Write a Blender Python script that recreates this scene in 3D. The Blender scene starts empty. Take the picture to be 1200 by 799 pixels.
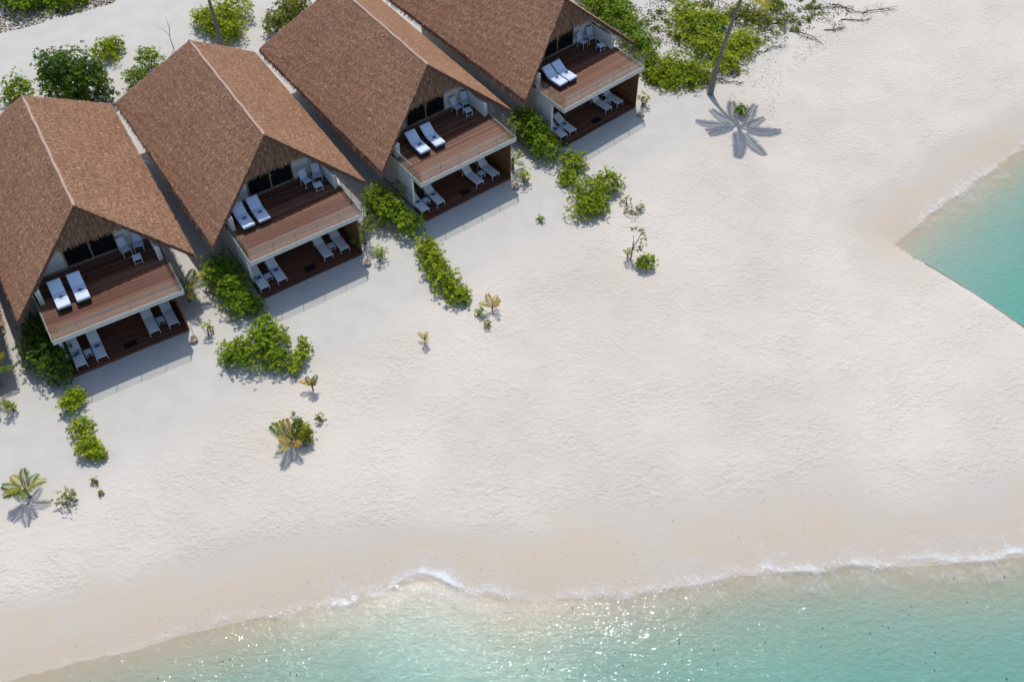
import bpy, math, random
import numpy as np
from mathutils import Vector, Matrix
R = math.radians
sc = bpy.context.scene
COL = sc.collection

# ------------------------------------------------------------------ camera
cam = bpy.data.cameras.new('camera'); co = bpy.data.objects.new('camera', cam); COL.objects.link(co)
cam.sensor_width = 36.0; cam.lens = 36.91; cam.clip_start = 0.5; cam.clip_end = 6000
co.location = (0, 0, 48.307); co.rotation_euler = (R(90 - 50.628), 0, 0)
sc.camera = co
# ------------------------------------------------------------------ world and sun
SUN = Vector((-0.053, 0.604, 1.0)).normalized()
elev = math.asin(SUN.z); azim = math.atan2(SUN.x, SUN.y)
w = bpy.data.worlds.new('World'); sc.world = w; w.use_nodes = True
nt = w.node_tree; bg = nt.nodes['Background']
sky = nt.nodes.new('ShaderNodeTexSky'); sky.sky_type = 'NISHITA'; sky.sun_disc = False
sky.sun_elevation = elev; sky.sun_rotation = azim; sky.air_density = 1.0; sky.dust_density = 1.0; sky.ozone_density = 1.0
nt.links.new(sky.outputs[0], bg.inputs[0]); bg.inputs[1].default_value = 0.15
sl = bpy.data.lights.new('sun', 'SUN'); so = bpy.data.objects.new('sun', sl); COL.objects.link(so)
sl.energy = 3.0; sl.angle = R(0.55); sl.color = (1.0, 0.955, 0.89)
so.rotation_euler = SUN.to_track_quat('Z', 'Y').to_euler(); so.location = (0, 60, 80)
vs = sc.view_settings; vs.view_transform = 'Standard'; vs.look = 'None'; vs.gamma = 1; vs.exposure = 0.18; vs.use_curve_mapping = False
sc.cycles.max_bounces = 6; sc.cycles.diffuse_bounces = 2; sc.cycles.glossy_bounces = 2; sc.cycles.transmission_bounces = 2; sc.cycles.volume_bounces = 0; sc.cycles.transparent_max_bounces = 24; sc.cycles.caustics_reflective = False; sc.cycles.caustics_refractive = False
sc.cycles.sample_clamp_indirect = 4

# ------------------------------------------------------------------ helpers
def tag(o, label=None, cat=None, group=None, kind=None):
    if label: o['label'] = label
    if cat: o['category'] = cat
    if group: o['group'] = group
    if kind: o['kind'] = kind
    return o
def empty(name, loc=(0, 0, 0), rz=0, parent=None):
    o = bpy.data.objects.new(name, None); COL.objects.link(o); o.empty_display_size = 0.3
    o.location = loc; o.rotation_euler = (0, 0, rz); o.parent = parent
    return o
def mobj(name, me, parent=None, loc=(0, 0, 0), rot=(0, 0, 0)):
    o = bpy.data.objects.new(name, me); COL.objects.link(o); o.parent = parent; o.location = loc; o.rotation_euler = rot
    return o
KIDS = {}
def copy_tree(o, parent=None):
    c = o.copy(); COL.objects.link(c); c.parent = parent
    for ch in o.children: copy_tree(ch, c)
    return c
class MB:
    """collects shapes, builds one mesh"""
    def __init__(s): s.v = []; s.f = []; s.c = []
    def add(s, vs, fs):
        n = len(s.v); s.v += [tuple(p) for p in vs]; s.f += [tuple(i + n for i in f) for f in fs]; return s
    def box(s, x0, x1, y0, y1, z0, z1):
        return s.add([(x0, y0, z0), (x1, y0, z0), (x1, y1, z0), (x0, y1, z0), (x0, y0, z1), (x1, y0, z1), (x1, y1, z1), (x0, y1, z1)],
                     [(3, 2, 1, 0), (4, 5, 6, 7), (0, 1, 5, 4), (1, 2, 6, 5), (2, 3, 7, 6), (3, 0, 4, 7)])
    def bbox(s, x0, x1, y0, y1, z0, z1, b=0.02):
        """box with bevelled top edges"""
        return s.add([(x0, y0, z0), (x1, y0, z0), (x1, y1, z0), (x0, y1, z0), (x0, y0, z1 - b), (x1, y0, z1 - b), (x1, y1, z1 - b), (x0, y1, z1 - b),
                      (x0 + b, y0 + b, z1), (x1 - b, y0 + b, z1), (x1 - b, y1 - b, z1), (x0 + b, y1 - b, z1)],
                     [(3, 2, 1, 0), (8, 9, 10, 11), (0, 1, 5, 4), (1, 2, 6, 5), (2, 3, 7, 6), (3, 0, 4, 7), (4, 5, 9, 8), (5, 6, 10, 9), (6, 7, 11, 10), (7, 4, 8, 11)])
    def tube(s, pts, rad, n=7, cap=True):
        pts = [Vector(p) for p in pts]; rad = rad if isinstance(rad, (list, tuple)) else [rad] * len(pts)
        base = len(s.v); up = Vector((0, 0, 1))
        for i, p in enumerate(pts):
            d = (pts[min(i + 1, len(pts) - 1)] - pts[max(i - 1, 0)]).normalized()
            a = d.cross(up if abs(d.z) < 0.95 else Vector((1, 0, 0))).normalized(); b = d.cross(a)
            for k in range(n):
                t = 2 * math.pi * k / n; s.v.append(tuple(p + (a * math.cos(t) + b * math.sin(t)) * rad[i]))
        for i in range(len(pts) - 1):
            for k in range(n):
                k2 = (k + 1) % n; s.f.append((base + i * n + k, base + i * n + k2, base + (i + 1) * n + k2, base + (i + 1) * n + k))
        if cap:
            s.f.append(tuple(base + k for k in range(n))); m = base + (len(pts) - 1) * n; s.f.append(tuple(m + n - 1 - k for k in range(n)))
        return s
    def lathe(s, prof, n=16, c=(0, 0, 0)):
        base = len(s.v)
        for r, z in prof:
            for k in range(n):
                t = 2 * math.pi * k / n; s.v.append((c[0] + r * math.cos(t), c[1] + r * math.sin(t), c[2] + z))
        for i in range(len(prof) - 1):
            for k in range(n):
                k2 = (k + 1) % n; s.f.append((base + i * n + k, base + i * n + k2, base + (i + 1) * n + k2, base + (i + 1) * n + k))
        s.f.append(tuple(base + n - 1 - k for k in range(n))); m = base + (len(prof) - 1) * n; s.f.append(tuple(m + k for k in range(n)))
        return s
    def mesh(s, name, mat, smooth=False):
        me = bpy.data.meshes.new(name); me.from_pydata(s.v, [], s.f); me.materials.append(mat)
        if smooth: me.shade_smooth()
        me.update(); return me
    def obj(s, name, mat, parent=None, smooth=False, **k): return mobj(name, s.mesh(name, mat, smooth), parent, **k)
def np_mesh(name, V, F, mat, attrs=None, smooth=False):
    """V (n,3), F (m,k) same-size faces, attrs {name: (n,) float or (n,3) colour}"""
    V = np.asarray(V, np.float32); F = np.asarray(F, np.int32); k = F.shape[1]
    me = bpy.data.meshes.new(name); me.vertices.add(len(V)); me.vertices.foreach_set('co', V.ravel())
    me.loops.add(F.size); me.loops.foreach_set('vertex_index', F.ravel())
    me.polygons.add(len(F)); me.polygons.foreach_set('loop_start', np.arange(0, F.size, k, dtype=np.int32))
    me.update(calc_edges=True); me.validate()
    for an, a in (attrs or {}).items():
        a = np.asarray(a, np.float32)
        if a.ndim == 1: me.attributes.new(an, 'FLOAT', 'POINT').data.foreach_set('value', a)
        else: me.attributes.new(an, 'FLOAT_COLOR', 'POINT').data.foreach_set('color', np.c_[a, np.ones(len(a), np.float32)].ravel())
    me.materials.append(mat)
    if smooth: me.shade_smooth()
    return me

# ------------------------------------------------------------------ materials
class NT:
    dim = '3D'
    def __init__(s, name):
        s.m = bpy.data.materials.new(name); s.m.use_nodes = True; s.t = s.m.node_tree; s.b = s.t.nodes['Principled BSDF']; s.out = s.t.nodes['Material Output']
    def n(s, typ, **k):
        q = s.t.nodes.new('ShaderNode' + typ)
        for a, v in k.items():
            if a.startswith('i_'): q.inputs[int(a[2:])].default_value = v
            else: setattr(q, a, v)
        return q
    def l(s, a, b): s.t.links.new(a, b)
    def pos(s, scale=(1, 1, 1), rot=0, obj=False):
        g = s.n('TexCoord') if obj else s.n('NewGeometry'); mp = s.n('Mapping'); mp.inputs['Scale'].default_value = scale; mp.inputs['Rotation'].default_value = (0, 0, rot)
        s.l(g.outputs['Object'] if obj else g.outputs['Position'], mp.inputs[0]); return mp.outputs[0]
    def noise(s, vec, scale, detail=3, rough=0.55, dist=0):
        q = s.n('TexNoise', noise_dimensions=s.dim); q.inputs['Scale'].default_value = scale; q.inputs['Detail'].default_value = detail; q.inputs['Roughness'].default_value = rough; q.inputs['Distortion'].default_value = dist
        s.l(vec, q.inputs['Vector']); return q.outputs['Fac']
    def ramp(s, fac, stops):
        q = s.n('ValToRGB'); e = q.color_ramp.elements
        while len(e) < len(stops): e.new(0.5)
        for el, (p, c) in zip(e, stops): el.position = p; el.color = (c[0], c[1], c[2], 1) if isinstance(c, tuple) else (c, c, c, 1)
        s.l(fac, q.inputs[0]); return q.outputs[0]
    def math(s, op, a, b=None, c=None, clamp=False):
        q = s.n('Math', operation=op, use_clamp=clamp)
        for i, v in enumerate((a, b, c)):
            if v is None: continue
            if isinstance(v, (int, float)): q.inputs[i].default_value = v
            else: s.l(v, q.inputs[i])
        return q.outputs[0]
    def mix(s, fac, a, b, mode='MIX'):
        q = s.n('Mix', data_type='RGBA', blend_type=mode)
        for i, v in ((0, fac), (6, a), (7, b)):
            if isinstance(v, (int, float)): q.inputs[i].default_value = v
            elif isinstance(v, tuple): q.inputs[i].default_value = (v[0], v[1], v[2], 1)
            else: s.l(v, q.inputs[i])
        return q.outputs[2]
    def attr(s, name): return s.n('Attribute', attribute_name=name)
    def bump(s, hgt, dist=0.02, strength=1.0, normal=None):
        q = s.n('Bump'); q.inputs['Strength'].default_value = strength; q.inputs['Distance'].default_value = dist; s.l(hgt, q.inputs['Height'])
        if normal is not None: s.l(normal, q.inputs['Normal'])
        s.l(q.outputs[0], s.b.inputs['Normal']); return q.outputs[0]
    def set(s, col=None, rough=None, metal=None, spec=None):
        for key, v in (('Base Color', col), ('Roughness', rough), ('Metallic', metal), ('Specular IOR Level', spec)):
            if v is None: continue
            if isinstance(v, tuple): s.b.inputs[key].default_value = (v[0], v[1], v[2], 1)
            elif isinstance(v, (int, float)): s.b.inputs[key].default_value = v
            else: s.l(v, s.b.inputs[key])
        return s
def plain(name, col, rough=0.6, var=0.06, scale=6, spec=0.3, bump=0.0):
    q = NT(name); p = q.pos((1, 1, 1), obj=True); n = q.noise(p, scale, 4)
    c = q.ramp(n, [(0.25, tuple(x * (1 - var * 2) for x in col)), (0.75, tuple(min(1, x * (1 + var)) for x in col))])
    q.set(c, rough, spec=spec)
    if bump: q.bump(q.noise(p, scale * 5, 3), bump)
    return q.m

M = {}
# sand: dry, rough trodden, wet by the water
def sand_mat():
    q = NT('sand'); q.dim = '2D'; P = q.pos(); wet = q.attr('wet').outputs['Fac']; rgh = q.attr('trod').outputs['Fac']; pack = q.attr('pack').outputs['Fac']
    big = q.noise(P, 0.11, 6, 0.62); mid = q.noise(P, 0.7, 5); fine = q.noise(P, 9, 3)
    dry = q.ramp(big, [(0.3, (0.515, 0.460, 0.390)), (0.5, (0.560, 0.504, 0.434)), (0.72, (0.605, 0.548, 0.476))])
    packed = q.ramp(mid, [(0.3, (0.478, 0.455, 0.412)), (0.7, (0.52, 0.495, 0.45))])
    c = q.mix(pack, dry, packed)
    c = q.mix(q.math('MULTIPLY', q.ramp(fine, [(0.35, 1.0), (0.55, 0.0)]), 0.10), c, (0.44, 0.40, 0.36))
    wn = q.noise(P, 0.22, 4, dist=0.6)
    wetcol = q.ramp(q.math('ADD', q.math('MULTIPLY', wn, 0.62), q.math('MULTIPLY', q.attr('near').outputs['Fac'], 0.30)), [(0.28, (0.485, 0.440, 0.382)), (0.42, (0.497, 0.439, 0.362)), (0.58, (0.505, 0.422, 0.325))])
    c = q.mix(q.math('MULTIPLY', wet, 1.25, clamp=True), c, wetcol)
    q.set(c, 0.0, spec=0.25)
    q.set(rough=q.math('SUBTRACT', 0.92, q.math('MULTIPLY', wet, 0.25)))
    # dimples from feet and wind
    Pw = q.pos((1.0, 1.5, 1), R(-20)); warp = q.n('TexNoise', noise_dimensions='2D'); warp.inputs['Scale'].default_value = 1.6; warp.inputs['Detail'].default_value = 2; q.l(Pw, warp.inputs['Vector'])
    va = q.n('VectorMath', operation='SCALE'); va.inputs['Scale'].default_value = 0.7; q.l(warp.outputs['Color'], va.inputs[0])
    vb = q.n('VectorMath', operation='ADD'); q.l(Pw, vb.inputs[0]); q.l(va.outputs[0], vb.inputs[1])
    vo = q.n('TexVoronoi', voronoi_dimensions='2D', feature='SMOOTH_F1'); vo.inputs['Scale'].default_value = 2.3; vo.inputs['Smoothness'].default_value = 0.55; q.l(vb.outputs[0], vo.inputs['Vector'])
    vo2 = q.n('TexVoronoi', voronoi_dimensions='2D', feature='SMOOTH_F1'); vo2.inputs['Scale'].default_value = 4.6; vo2.inputs['Smoothness'].default_value = 0.5; q.l(vb.outputs[0], vo2.inputs['Vector'])
    lump = q.noise(Pw, 4.2, 4, 0.55, 0.3)
    h = q.math('ADD', q.math('MULTIPLY', vo.outputs['Distance'], 0.55), q.math('MULTIPLY', lump, 0.55))
    h = q.math('ADD', h, q.math('MULTIPLY', vo2.outputs['Distance'], 0.25))
    patch = q.ramp(q.noise(P, 0.35, 3), [(0.3, 0.32), (0.68, 1.1)])
    h = q.math('MULTIPLY', h, q.math('MULTIPLY', rgh, patch))
    h = q.math('ADD', h, q.math('MULTIPLY', q.noise(q.pos((1, 2.2, 1), R(-25)), 3.2, 3), 0.10))
    h = q.math('ADD', h, q.math('MULTIPLY', fine, 0.05))
    rip = q.noise(q.pos((1.0, 1.7, 1), R(-10)), 2.1, 2, 0.5, 0.2)
    h = q.math('ADD', h, q.math('MULTIPLY', q.math('MULTIPLY', rip, q.attr('bed').outputs['Fac']), 0.6))
    q.bump(h, 0.076, 1.0)
    return q.m
M['sand'] = sand_mat()

def thatch_mat():
    q = NT('thatch'); c = q.attr('col').outputs['Color']; P = q.pos(obj=True)
    blot = q.noise(P, 0.45, 4, 0.6)
    c = q.mix(1.0, c, q.ramp(blot, [(0.3, (0.90, 0.885, 0.87)), (0.7, (1.06, 1.05, 1.03))]), 'MULTIPLY')
    q.set(c, 0.85, spec=0.15); return q.m
M['thatch'] = thatch_mat()
M['thatch_bed'] = plain('thatch_bed', (0.24, 0.14, 0.105), 0.95, 0.15, 9, 0.1, 0.02)
M['ridge'] = plain('ridge', (0.47, 0.31, 0.24), 0.85, 0.10, 7, 0.15, 0.01)
def wood(name, a, b, c2, rough=0.6):
    q = NT(name); oi = q.n('ObjectInfo'); rnd = oi.outputs['Random']
    base = q.ramp(rnd, [(0.0, a), (0.5, b), (1.0, c2)])
    g = q.n('NewGeometry'); mp = q.n('Mapping'); tc = q.n('TexCoord'); mp.inputs['Scale'].default_value = (0.6, 9, 9)
    va = q.n('VectorMath', operation='ADD'); cx = q.n('CombineXYZ'); q.l(q.math('MULTIPLY', rnd, 37.0), cx.inputs[0]); q.l(q.math('MULTIPLY', rnd, 11.0), cx.inputs[1])
    q.l(tc.outputs['Object'], va.inputs[0]); q.l(cx.outputs[0], va.inputs[1]); q.l(va.outputs[0], mp.inputs[0])
    n = q.noise(mp.outputs[0], 2.2, 5, 0.6); n2 = q.noise(mp.outputs[0], 0.5, 2)
    c = q.mix(q.ramp(n, [(0.3, 0.0), (0.7, 0.75)]), base, q.mix(0.5, base, (0.05, 0.028, 0.02)))
    c = q.mix(q.ramp(n2, [(0.5, 0.0), (0.8, 0.28)]), c, (0.24, 0.175, 0.15))
    q.set(c, rough, spec=0.3); q.bump(n, 0.004); return q.m
M['deck'] = wood('deck_wood', (0.085, 0.024, 0.011), (0.185, 0.062, 0.025), (0.215, 0.105, 0.062))
M['deck_low'] = wood('terrace_wood', (0.10, 0.033, 0.016), (0.15, 0.053, 0.025), (0.18, 0.072, 0.038))
M['screen'] = wood('screen_wood', (0.17, 0.072, 0.022), (0.20, 0.088, 0.028), (0.23, 0.10, 0.035))
M['plaster'] = plain('plaster', (0.60, 0.565, 0.50), 0.85, 0.06, 1.3, 0.2, 0.004)
M['white_wall'] = plain('white_wall', (0.74, 0.73, 0.70), 0.8, 0.03, 1.2, 0.2)
M['fascia'] = plain('fascia', (0.55, 0.56, 0.53), 0.7, 0.08, 1.5, 0.3)
M['frame_wood'] = plain('frame_wood', (0.33, 0.20, 0.11), 0.55, 0.12, 5)
M['white_metal'] = plain('white_metal', (0.66, 0.70, 0.75), 0.4, 0.03, 4, 0.5)
M['steel'] = plain('steel', (0.36, 0.37, 0.37), 0.35, 0.05, 4, 0.5)
M['fabric'] = plain('fabric', (0.58, 0.655, 0.75), 0.9, 0.04, 12, 0.1, 0.003)
M['cushion'] = plain('cushion', (0.60, 0.68, 0.80), 0.9, 0.03, 5, 0.1, 0.004)
M['sling'] = plain('sling', (0.70, 0.715, 0.74), 0.8, 0.05, 14, 0.2)
M['wicker'] = plain('wicker', (0.025, 0.024, 0.026), 0.8, 0.2, 20, 0.2, 0.01)
M['towel_blue'] = plain('towel_blue', (0.012, 0.05, 0.23), 0.9, 0.1, 10, 0.1)
M['mat'] = plain('mat', (0.012, 0.016, 0.019), 0.9, 0.2, 25, 0.1, 0.006)
M['stone'] = plain('stone', (0.50, 0.43, 0.35), 0.85, 0.15, 6, 0.2, 0.02)
M['gable_thatch'] = M['thatch']
def glass_dark():
    q = NT('dark_glass'); q.set((0.008, 0.010, 0.012), 0.04, spec=0.5); return q.m
M['dark_glass'] = glass_dark()
def glass_clear():
    q = NT('clear_glass'); t = q.t; t.nodes.remove(q.b)
    tr = q.n('BsdfTransparent'); tr.inputs[0].default_value = (0.955, 0.975, 0.965, 1); gl = q.n('BsdfGlossy'); gl.inputs['Roughness'].default_value = 0.03; gl.inputs[0].default_value = (0.95, 1, 0.98, 1)
    df = q.n('BsdfDiffuse'); df.inputs[0].default_value = (0.55, 0.62, 0.60, 1)
    gb = q.n('NewGeometry'); fr = q.n('Fresnel'); q.l(q.math('SUBTRACT', 1.52, q.math('MULTIPLY', gb.outputs['Backfacing'], 1.52 - 1 / 1.52)), fr.inputs[0])
    m0 = q.n('MixShader'); m0.inputs[0].default_value = 0.03; q.l(tr.outputs[0], m0.inputs[1]); q.l(df.outputs[0], m0.inputs[2])
    mx = q.n('MixShader'); q.l(fr.outputs[0], mx.inputs[0]); q.l(m0.outputs[0], mx.inputs[1]); q.l(gl.outputs[0], mx.inputs[2])
    q.l(mx.outputs[0], q.out.inputs[0]); return q.m
M['glass'] = glass_clear()
def leaf_mat(name, transl=0.35):
    q = NT(name); c = q.attr('col').outputs['Color']; oi = q.n('ObjectInfo')
    c = q.mix(1.0, c, q.ramp(oi.outputs['Random'], [(0, (0.88, 0.9, 0.9)), (1, (1.12, 1.08, 1.05))]), 'MULTIPLY')
    q.set(c, 0.6, spec=0.15); tl = q.n('BsdfTranslucent'); q.l(q.mix(1.0, c, (1.3, 1.35, 0.6), 'MULTIPLY'), tl.inputs[0])
    mx = q.n('MixShader'); mx.inputs[0].default_value = transl; q.l(q.b.outputs[0], mx.inputs[1]); q.l(tl.outputs[0], mx.inputs[2]); q.l(mx.outputs[0], q.out.inputs[0]); return q.m
M['leaf'] = leaf_mat('leaf'); M['frond'] = leaf_mat('frond', 0.3)
M['bark'] = plain('bark', (0.20, 0.165, 0.135), 0.9, 0.2, 8, 0.1, 0.02)
M['twig'] = plain('twig', (0.155, 0.115, 0.085), 0.9, 0.2, 8, 0.1)
def palm_bark():
    q = NT('palm_bark'); P = q.pos((1, 1, 7), obj=True); n = q.noise(P, 2.0, 4)
    q.set(q.ramp(n, [(0.3, (0.13, 0.11, 0.095)), (0.7, (0.29, 0.255, 0.225))]), 0.9, spec=0.1); q.bump(n, 0.03); return q.m
M['palm_bark'] = palm_bark()
M['wall_board'] = plain('wall_board', (0.30, 0.25, 0.22), 0.85, 0.15, 3, 0.2, 0.01)
M['rubble'] = plain('rubble', (0.42, 0.37, 0.31), 0.95, 0.25, 3, 0.1)
M['weed'] = plain('weed', (0.035, 0.04, 0.03), 0.8, 0.2, 3, 0.2)

# ------------------------------------------------------------------ terrain
WL = -0.55
SHORE_A = [(-420.0, -190.0), (-120.0, -32.0), (-60.0, 2.0), *[(-29.78, 17.47), (-24.36, 19.21), (-20.57, 20.26), (-16.67, 21.30), (-11.45, 22.72), (-7.32, 23.92), (-5.20, 24.48), (-3.02, 24.20), (-0.43, 23.50), (1.71, 23.27), (4.29, 23.73), (6.89, 23.92), (9.50, 24.25), (11.74, 24.77), (14.38, 24.96), (17.50, 25.30), (20.09, 25.15), (22.76, 25.34), (26.38, 25.73), (31.13, 26.72), (35.34, 28.34)], ]
SPIT = [*[(38.52, 29.39)]]
WALL = [*[(39.19, 30.95), (35.26, 35.44), (30.96, 40.53), (27.84, 44.28), (24.68, 48.02)]]
SHORE_B = [*[(25.18, 48.49), (26.16, 49.35), (27.57, 50.72), (29.41, 52.29), (31.71, 54.33), (34.01, 56.19), (36.28, 57.73), (41.00, 60.95), (48.96, 67.08)], (75.0, 92.0), (160.0, 150.0), (420.0, 260.0)]
ISLE = np.array(SHORE_A + SPIT + WALL + SHORE_B + [(420.0, 500.0), (-420.0, 500.0)])
def seg_dist(X, Y, poly):
    d = np.full(X.shape, 1e9)
    for (ax, ay), (bx, by) in zip(poly[:-1], poly[1:]):
        vx, vy = bx - ax, by - ay; L = vx * vx + vy * vy
        t = np.clip(((X - ax) * vx + (Y - ay) * vy) / L, 0, 1)
        d = np.minimum(d, np.hypot(X - ax - t * vx, Y - ay - t * vy))
    return d
def inside(X, Y, poly):
    r = np.zeros(X.shape, bool); n = len(poly)
    for i in range(n):
        ax, ay = poly[i]; bx, by = poly[(i + 1) % n]
        if ay == by: continue
        cnd = (ay > Y) != (by > Y); r ^= cnd & (X < (bx - ax) * (Y - ay) / (by - ay) + ax)
    return r
def sstep(a, b, x):
    t = np.clip((x - a) / (b - a), 0, 1); return t * t * (3 - 2 * t)
rngn = np.random.default_rng(5)
def vnoise(X, Y, s, seed=0):
    g = np.random.default_rng(seed).random((64, 64)); x = X / s; y = Y / s
    xi = np.floor(x).astype(int); yi = np.floor(y).astype(int); fx = x - xi; fy = y - yi; fx = fx * fx * (3 - 2 * fx); fy = fy * fy * (3 - 2 * fy)
    G = lambda a, b: g[a % 64, b % 64]
    return (G(xi, yi) * (1 - fx) + G(xi + 1, yi) * fx) * (1 - fy) + (G(xi, yi + 1) * (1 - fx) + G(xi + 1, yi + 1) * fx) * fy
def shore_field(X, Y):
    dA = seg_dist(X, Y, SHORE_A); dB = seg_dist(X, Y, SHORE_B); ins = inside(X, Y, ISLE)
    return np.where(ins, 1, -1) * np.minimum(dA, dB), dA, dB, ins
def height(X, Y):
    sd, dA, dB, ins = shore_field(X, Y)
    up = WL + 0.62 * (1 - np.exp(-np.maximum(sd, 0) / 3.0)); up = np.minimum(up, 0.0 - 0.0 * up)
    up = np.where(sd > 5.5, np.maximum(up, (sd - 5.5) * 0.02 + up), up); up = np.minimum(up, 0.0)
    dn = WL - 1.55 * (1 - np.exp(-(np.maximum(-sd, 0) / np.where(dB < dA, 11.0, 8.5)) ** 1.25)) - 0.05 * (1 - np.exp(-np.maximum(-sd, 0) / 0.6))
    z = np.where(ins, up, dn)
    und = (vnoise(X, Y, 3.1, 1) - 0.5) * 0.10 + (vnoise(X, Y, 1.1, 2) - 0.5) * 0.035
    return z + und * np.where(ins, sstep(6.0, 10.0, sd) * 0.7, 0.6)
def axis(lo, hi, step, far):
    a = list(np.arange(lo, hi + 1e-6, step)); s = step
    x = hi
    while x < far: s *= 1.35; x += s; a.append(x)
    s = step; x = lo
    while x > -far: s *= 1.35; x -= s; a.insert(0, x)
    return np.array(a)
VILLAS = [(-22.27, 38.85, 30.52), (-12.36, 45.05, 33.58), (-2.8, 52.05, 36.83), (6.38, 59.6, 39.63), (-32.2, 33.4, 27.3)]
def build_ground():
    xs = axis(-44, 44, 0.3, 900); ys = axis(13, 80, 0.3, 900)
    X, Y = np.meshgrid(xs, ys)
    for (ax, ay), (bx, by) in zip(WALL[:-1], WALL[1:]):      # sheet follows the foot of the retaining wall
        vx, vy = bx - ax, by - ay; L = math.hypot(vx, vy); t = ((X - ax) * vx + (Y - ay) * vy) / L; e = ((X - ax) * vy - (Y - ay) * vx) / L
        k = (np.abs(e) < 0.2) & (t > 0) & (t < L); sg = 1.0 if inside(np.array([(ax + bx) / 2 + vy / L * .5]), np.array([(ay + by) / 2 - vx / L * .5]), ISLE)[0] else -1.0
        X = np.where(k, X - (e - sg * .005) * vy / L, X); Y = np.where(k, Y + (e - sg * .005) * vx / L, Y)
    Z = height(X, Y); sd, dA, dB, ins = shore_field(X, Y)
    ny, nx = X.shape; idx = np.arange(nx * ny).reshape(ny, nx)
    F = np.stack([idx[:-1, :-1], idx[:-1, 1:], idx[1:, 1:], idx[1:, :-1]], -1).reshape(-1, 4)
    wob = (vnoise(X, Y, 4.0, 7) - 0.5) * 1.6 + (vnoise(X, Y, 1.3, 8) - 0.5) * 0.7
    wA = 3.6 + 1.3 * sstep(-5, 10, X); dmin = np.where(ins, np.minimum(dA * 3.4 / wA, dB * 0.95), 0)
    wet = 1 - sstep(1.5, 4.6, dmin + wob * .75); wet = np.where(ins, wet, 1.0)
    fx = np.array([-60, -32.2, -22.27, -12.36, -2.8, 6.38, 14]); fy = np.array([18, 33.4, 38.85, 45.05, 52.05, 59.6, 66.5])
    front = np.interp(X, fx, fy); dist = (front - Y) * 0.8 + (vnoise(X, Y, 5, 11) - 0.5) * 2.2
    dist = dist + np.clip(X - 12, 0, 50) * 0.9
    trod = sstep(4.2, 8.5, dist) * (1 - sstep(0.2, 0.75, wet)); trod = np.maximum(trod, 0.10)
    trod = np.where(wet > 0.8, 0.03, trod)
    pack = 1 - sstep(4.5, 8.0, dist)
    near = np.where(ins, 1 - sstep(0.0, 3.6, dmin + wob * .8), 1 - sstep(0.0, 3.5, -sd))
    me = np_mesh('sand', np.c_[X.ravel(), Y.ravel(), Z.ravel()], F, M['sand'], dict(wet=wet.ravel(), trod=trod.ravel(), pack=pack.ravel(), near=near.ravel(), bed=np.where(ins, 0.0, sstep(0.2, 2.0, -sd)).ravel()), True)
    tag(mobj('sand', me), 'pale coral sand beach around the villas', None, None, 'structure')
build_ground()

# ------------------------------------------------------------------ water
def water_mat():
    q = NT('sea_water'); q.dim = '2D'; t = q.t; t.nodes.remove(q.b)
    P = q.pos((1, 1.5, 1), R(-12)); h = q.math('ADD', q.math('MULTIPLY', q.noise(P, 0.7, 2, 0.5, 0.6), 0.55), q.math('MULTIPLY', q.noise(P, 2.4, 2, 0.5, 0.5), 0.40))
    h = q.math('ADD', h, q.math('MULTIPLY', q.noise(P, 6.5, 2), 0.17))
    bp = q.n('Bump'); bp.inputs['Distance'].default_value = 0.115; bp.inputs['Strength'].default_value = 1.0; q.l(q.math('MULTIPLY', h, q.attr('swell').outputs['Fac']), bp.inputs['Height'])
    tr = q.n('BsdfTransparent'); tr.inputs[0].default_value = (0.97, 0.98, 0.97, 1)
    gl = q.n('BsdfGlossy'); gl.inputs['Roughness'].default_value = 0.045; q.l(bp.outputs[0], gl.inputs['Normal'])
    fr = q.n('Fresnel'); fr.inputs[0].default_value = 1.33
    mx = q.n('MixShader'); q.l(fr.outputs[0], mx.inputs[0]); q.l(tr.outputs[0], mx.inputs[1]); q.l(gl.outputs[0], mx.inputs[2]); q.l(mx.outputs[0], q.out.inputs[0])
    ab = q.n('VolumeAbsorption'); ab.inputs[0].default_value = (0.07, 0.908, 0.915, 1); ab.inputs[1].default_value = 0.60; q.l(ab.outputs[0], q.out.inputs['Volume'])
    return q.m
M['water'] = water_mat()
def build_water():
    xs = axis(-44, 44, 0.45, 900); ys = axis(10, 70, 0.45, 900)
    X, Y = np.meshgrid(xs, ys); sd, dA, dB, ins = shore_field(X, Y)
    Z = WL + 0.03 * np.sin(X * 0.35 + Y * 1.7 + 2 * vnoise(X, Y, 6, 21)) * sstep(0, 6, -sd) + (vnoise(X, Y, 1.6, 22) - 0.5) * 0.04 * sstep(0, 3, -sd)
    ny, nx = X.shape; idx = np.arange(nx * ny).reshape(ny, nx)
    F = np.stack([idx[:-1, :-1], idx[:-1, 1:], idx[1:, 1:], idx[1:, :-1]], -1).reshape(-1, 4)
    V = np.c_[X.ravel(), Y.ravel(), Z.ravel()]
    # close the body of water underneath so that light is absorbed with depth
    B = V.copy(); B[:, 2] = -14; n = len(V)
    ring = np.r_[idx[0, :], idx[1:, -1], idx[-1, -2::-1], idx[-2:0:-1, 0]]; r2 = np.roll(ring, -1)
    F2 = np.concatenate([F, F[:, ::-1] + n, np.stack([ring, ring + n, r2 + n, r2], -1)])
    sw = (0.80 + 0.20 * sstep(1.0, 6.0, -sd)).ravel() * (0.75 + 0.5 * vnoise(X, Y, 4.0, 24).ravel())
    me = np_mesh('sea', np.r_[V, B], F2, M['water'], dict(swell=np.r_[sw, sw]), True)
    tag(mobj('sea', me), 'clear shallow turquoise sea water lapping the sand', None, None, 'structure')
build_water()

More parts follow.
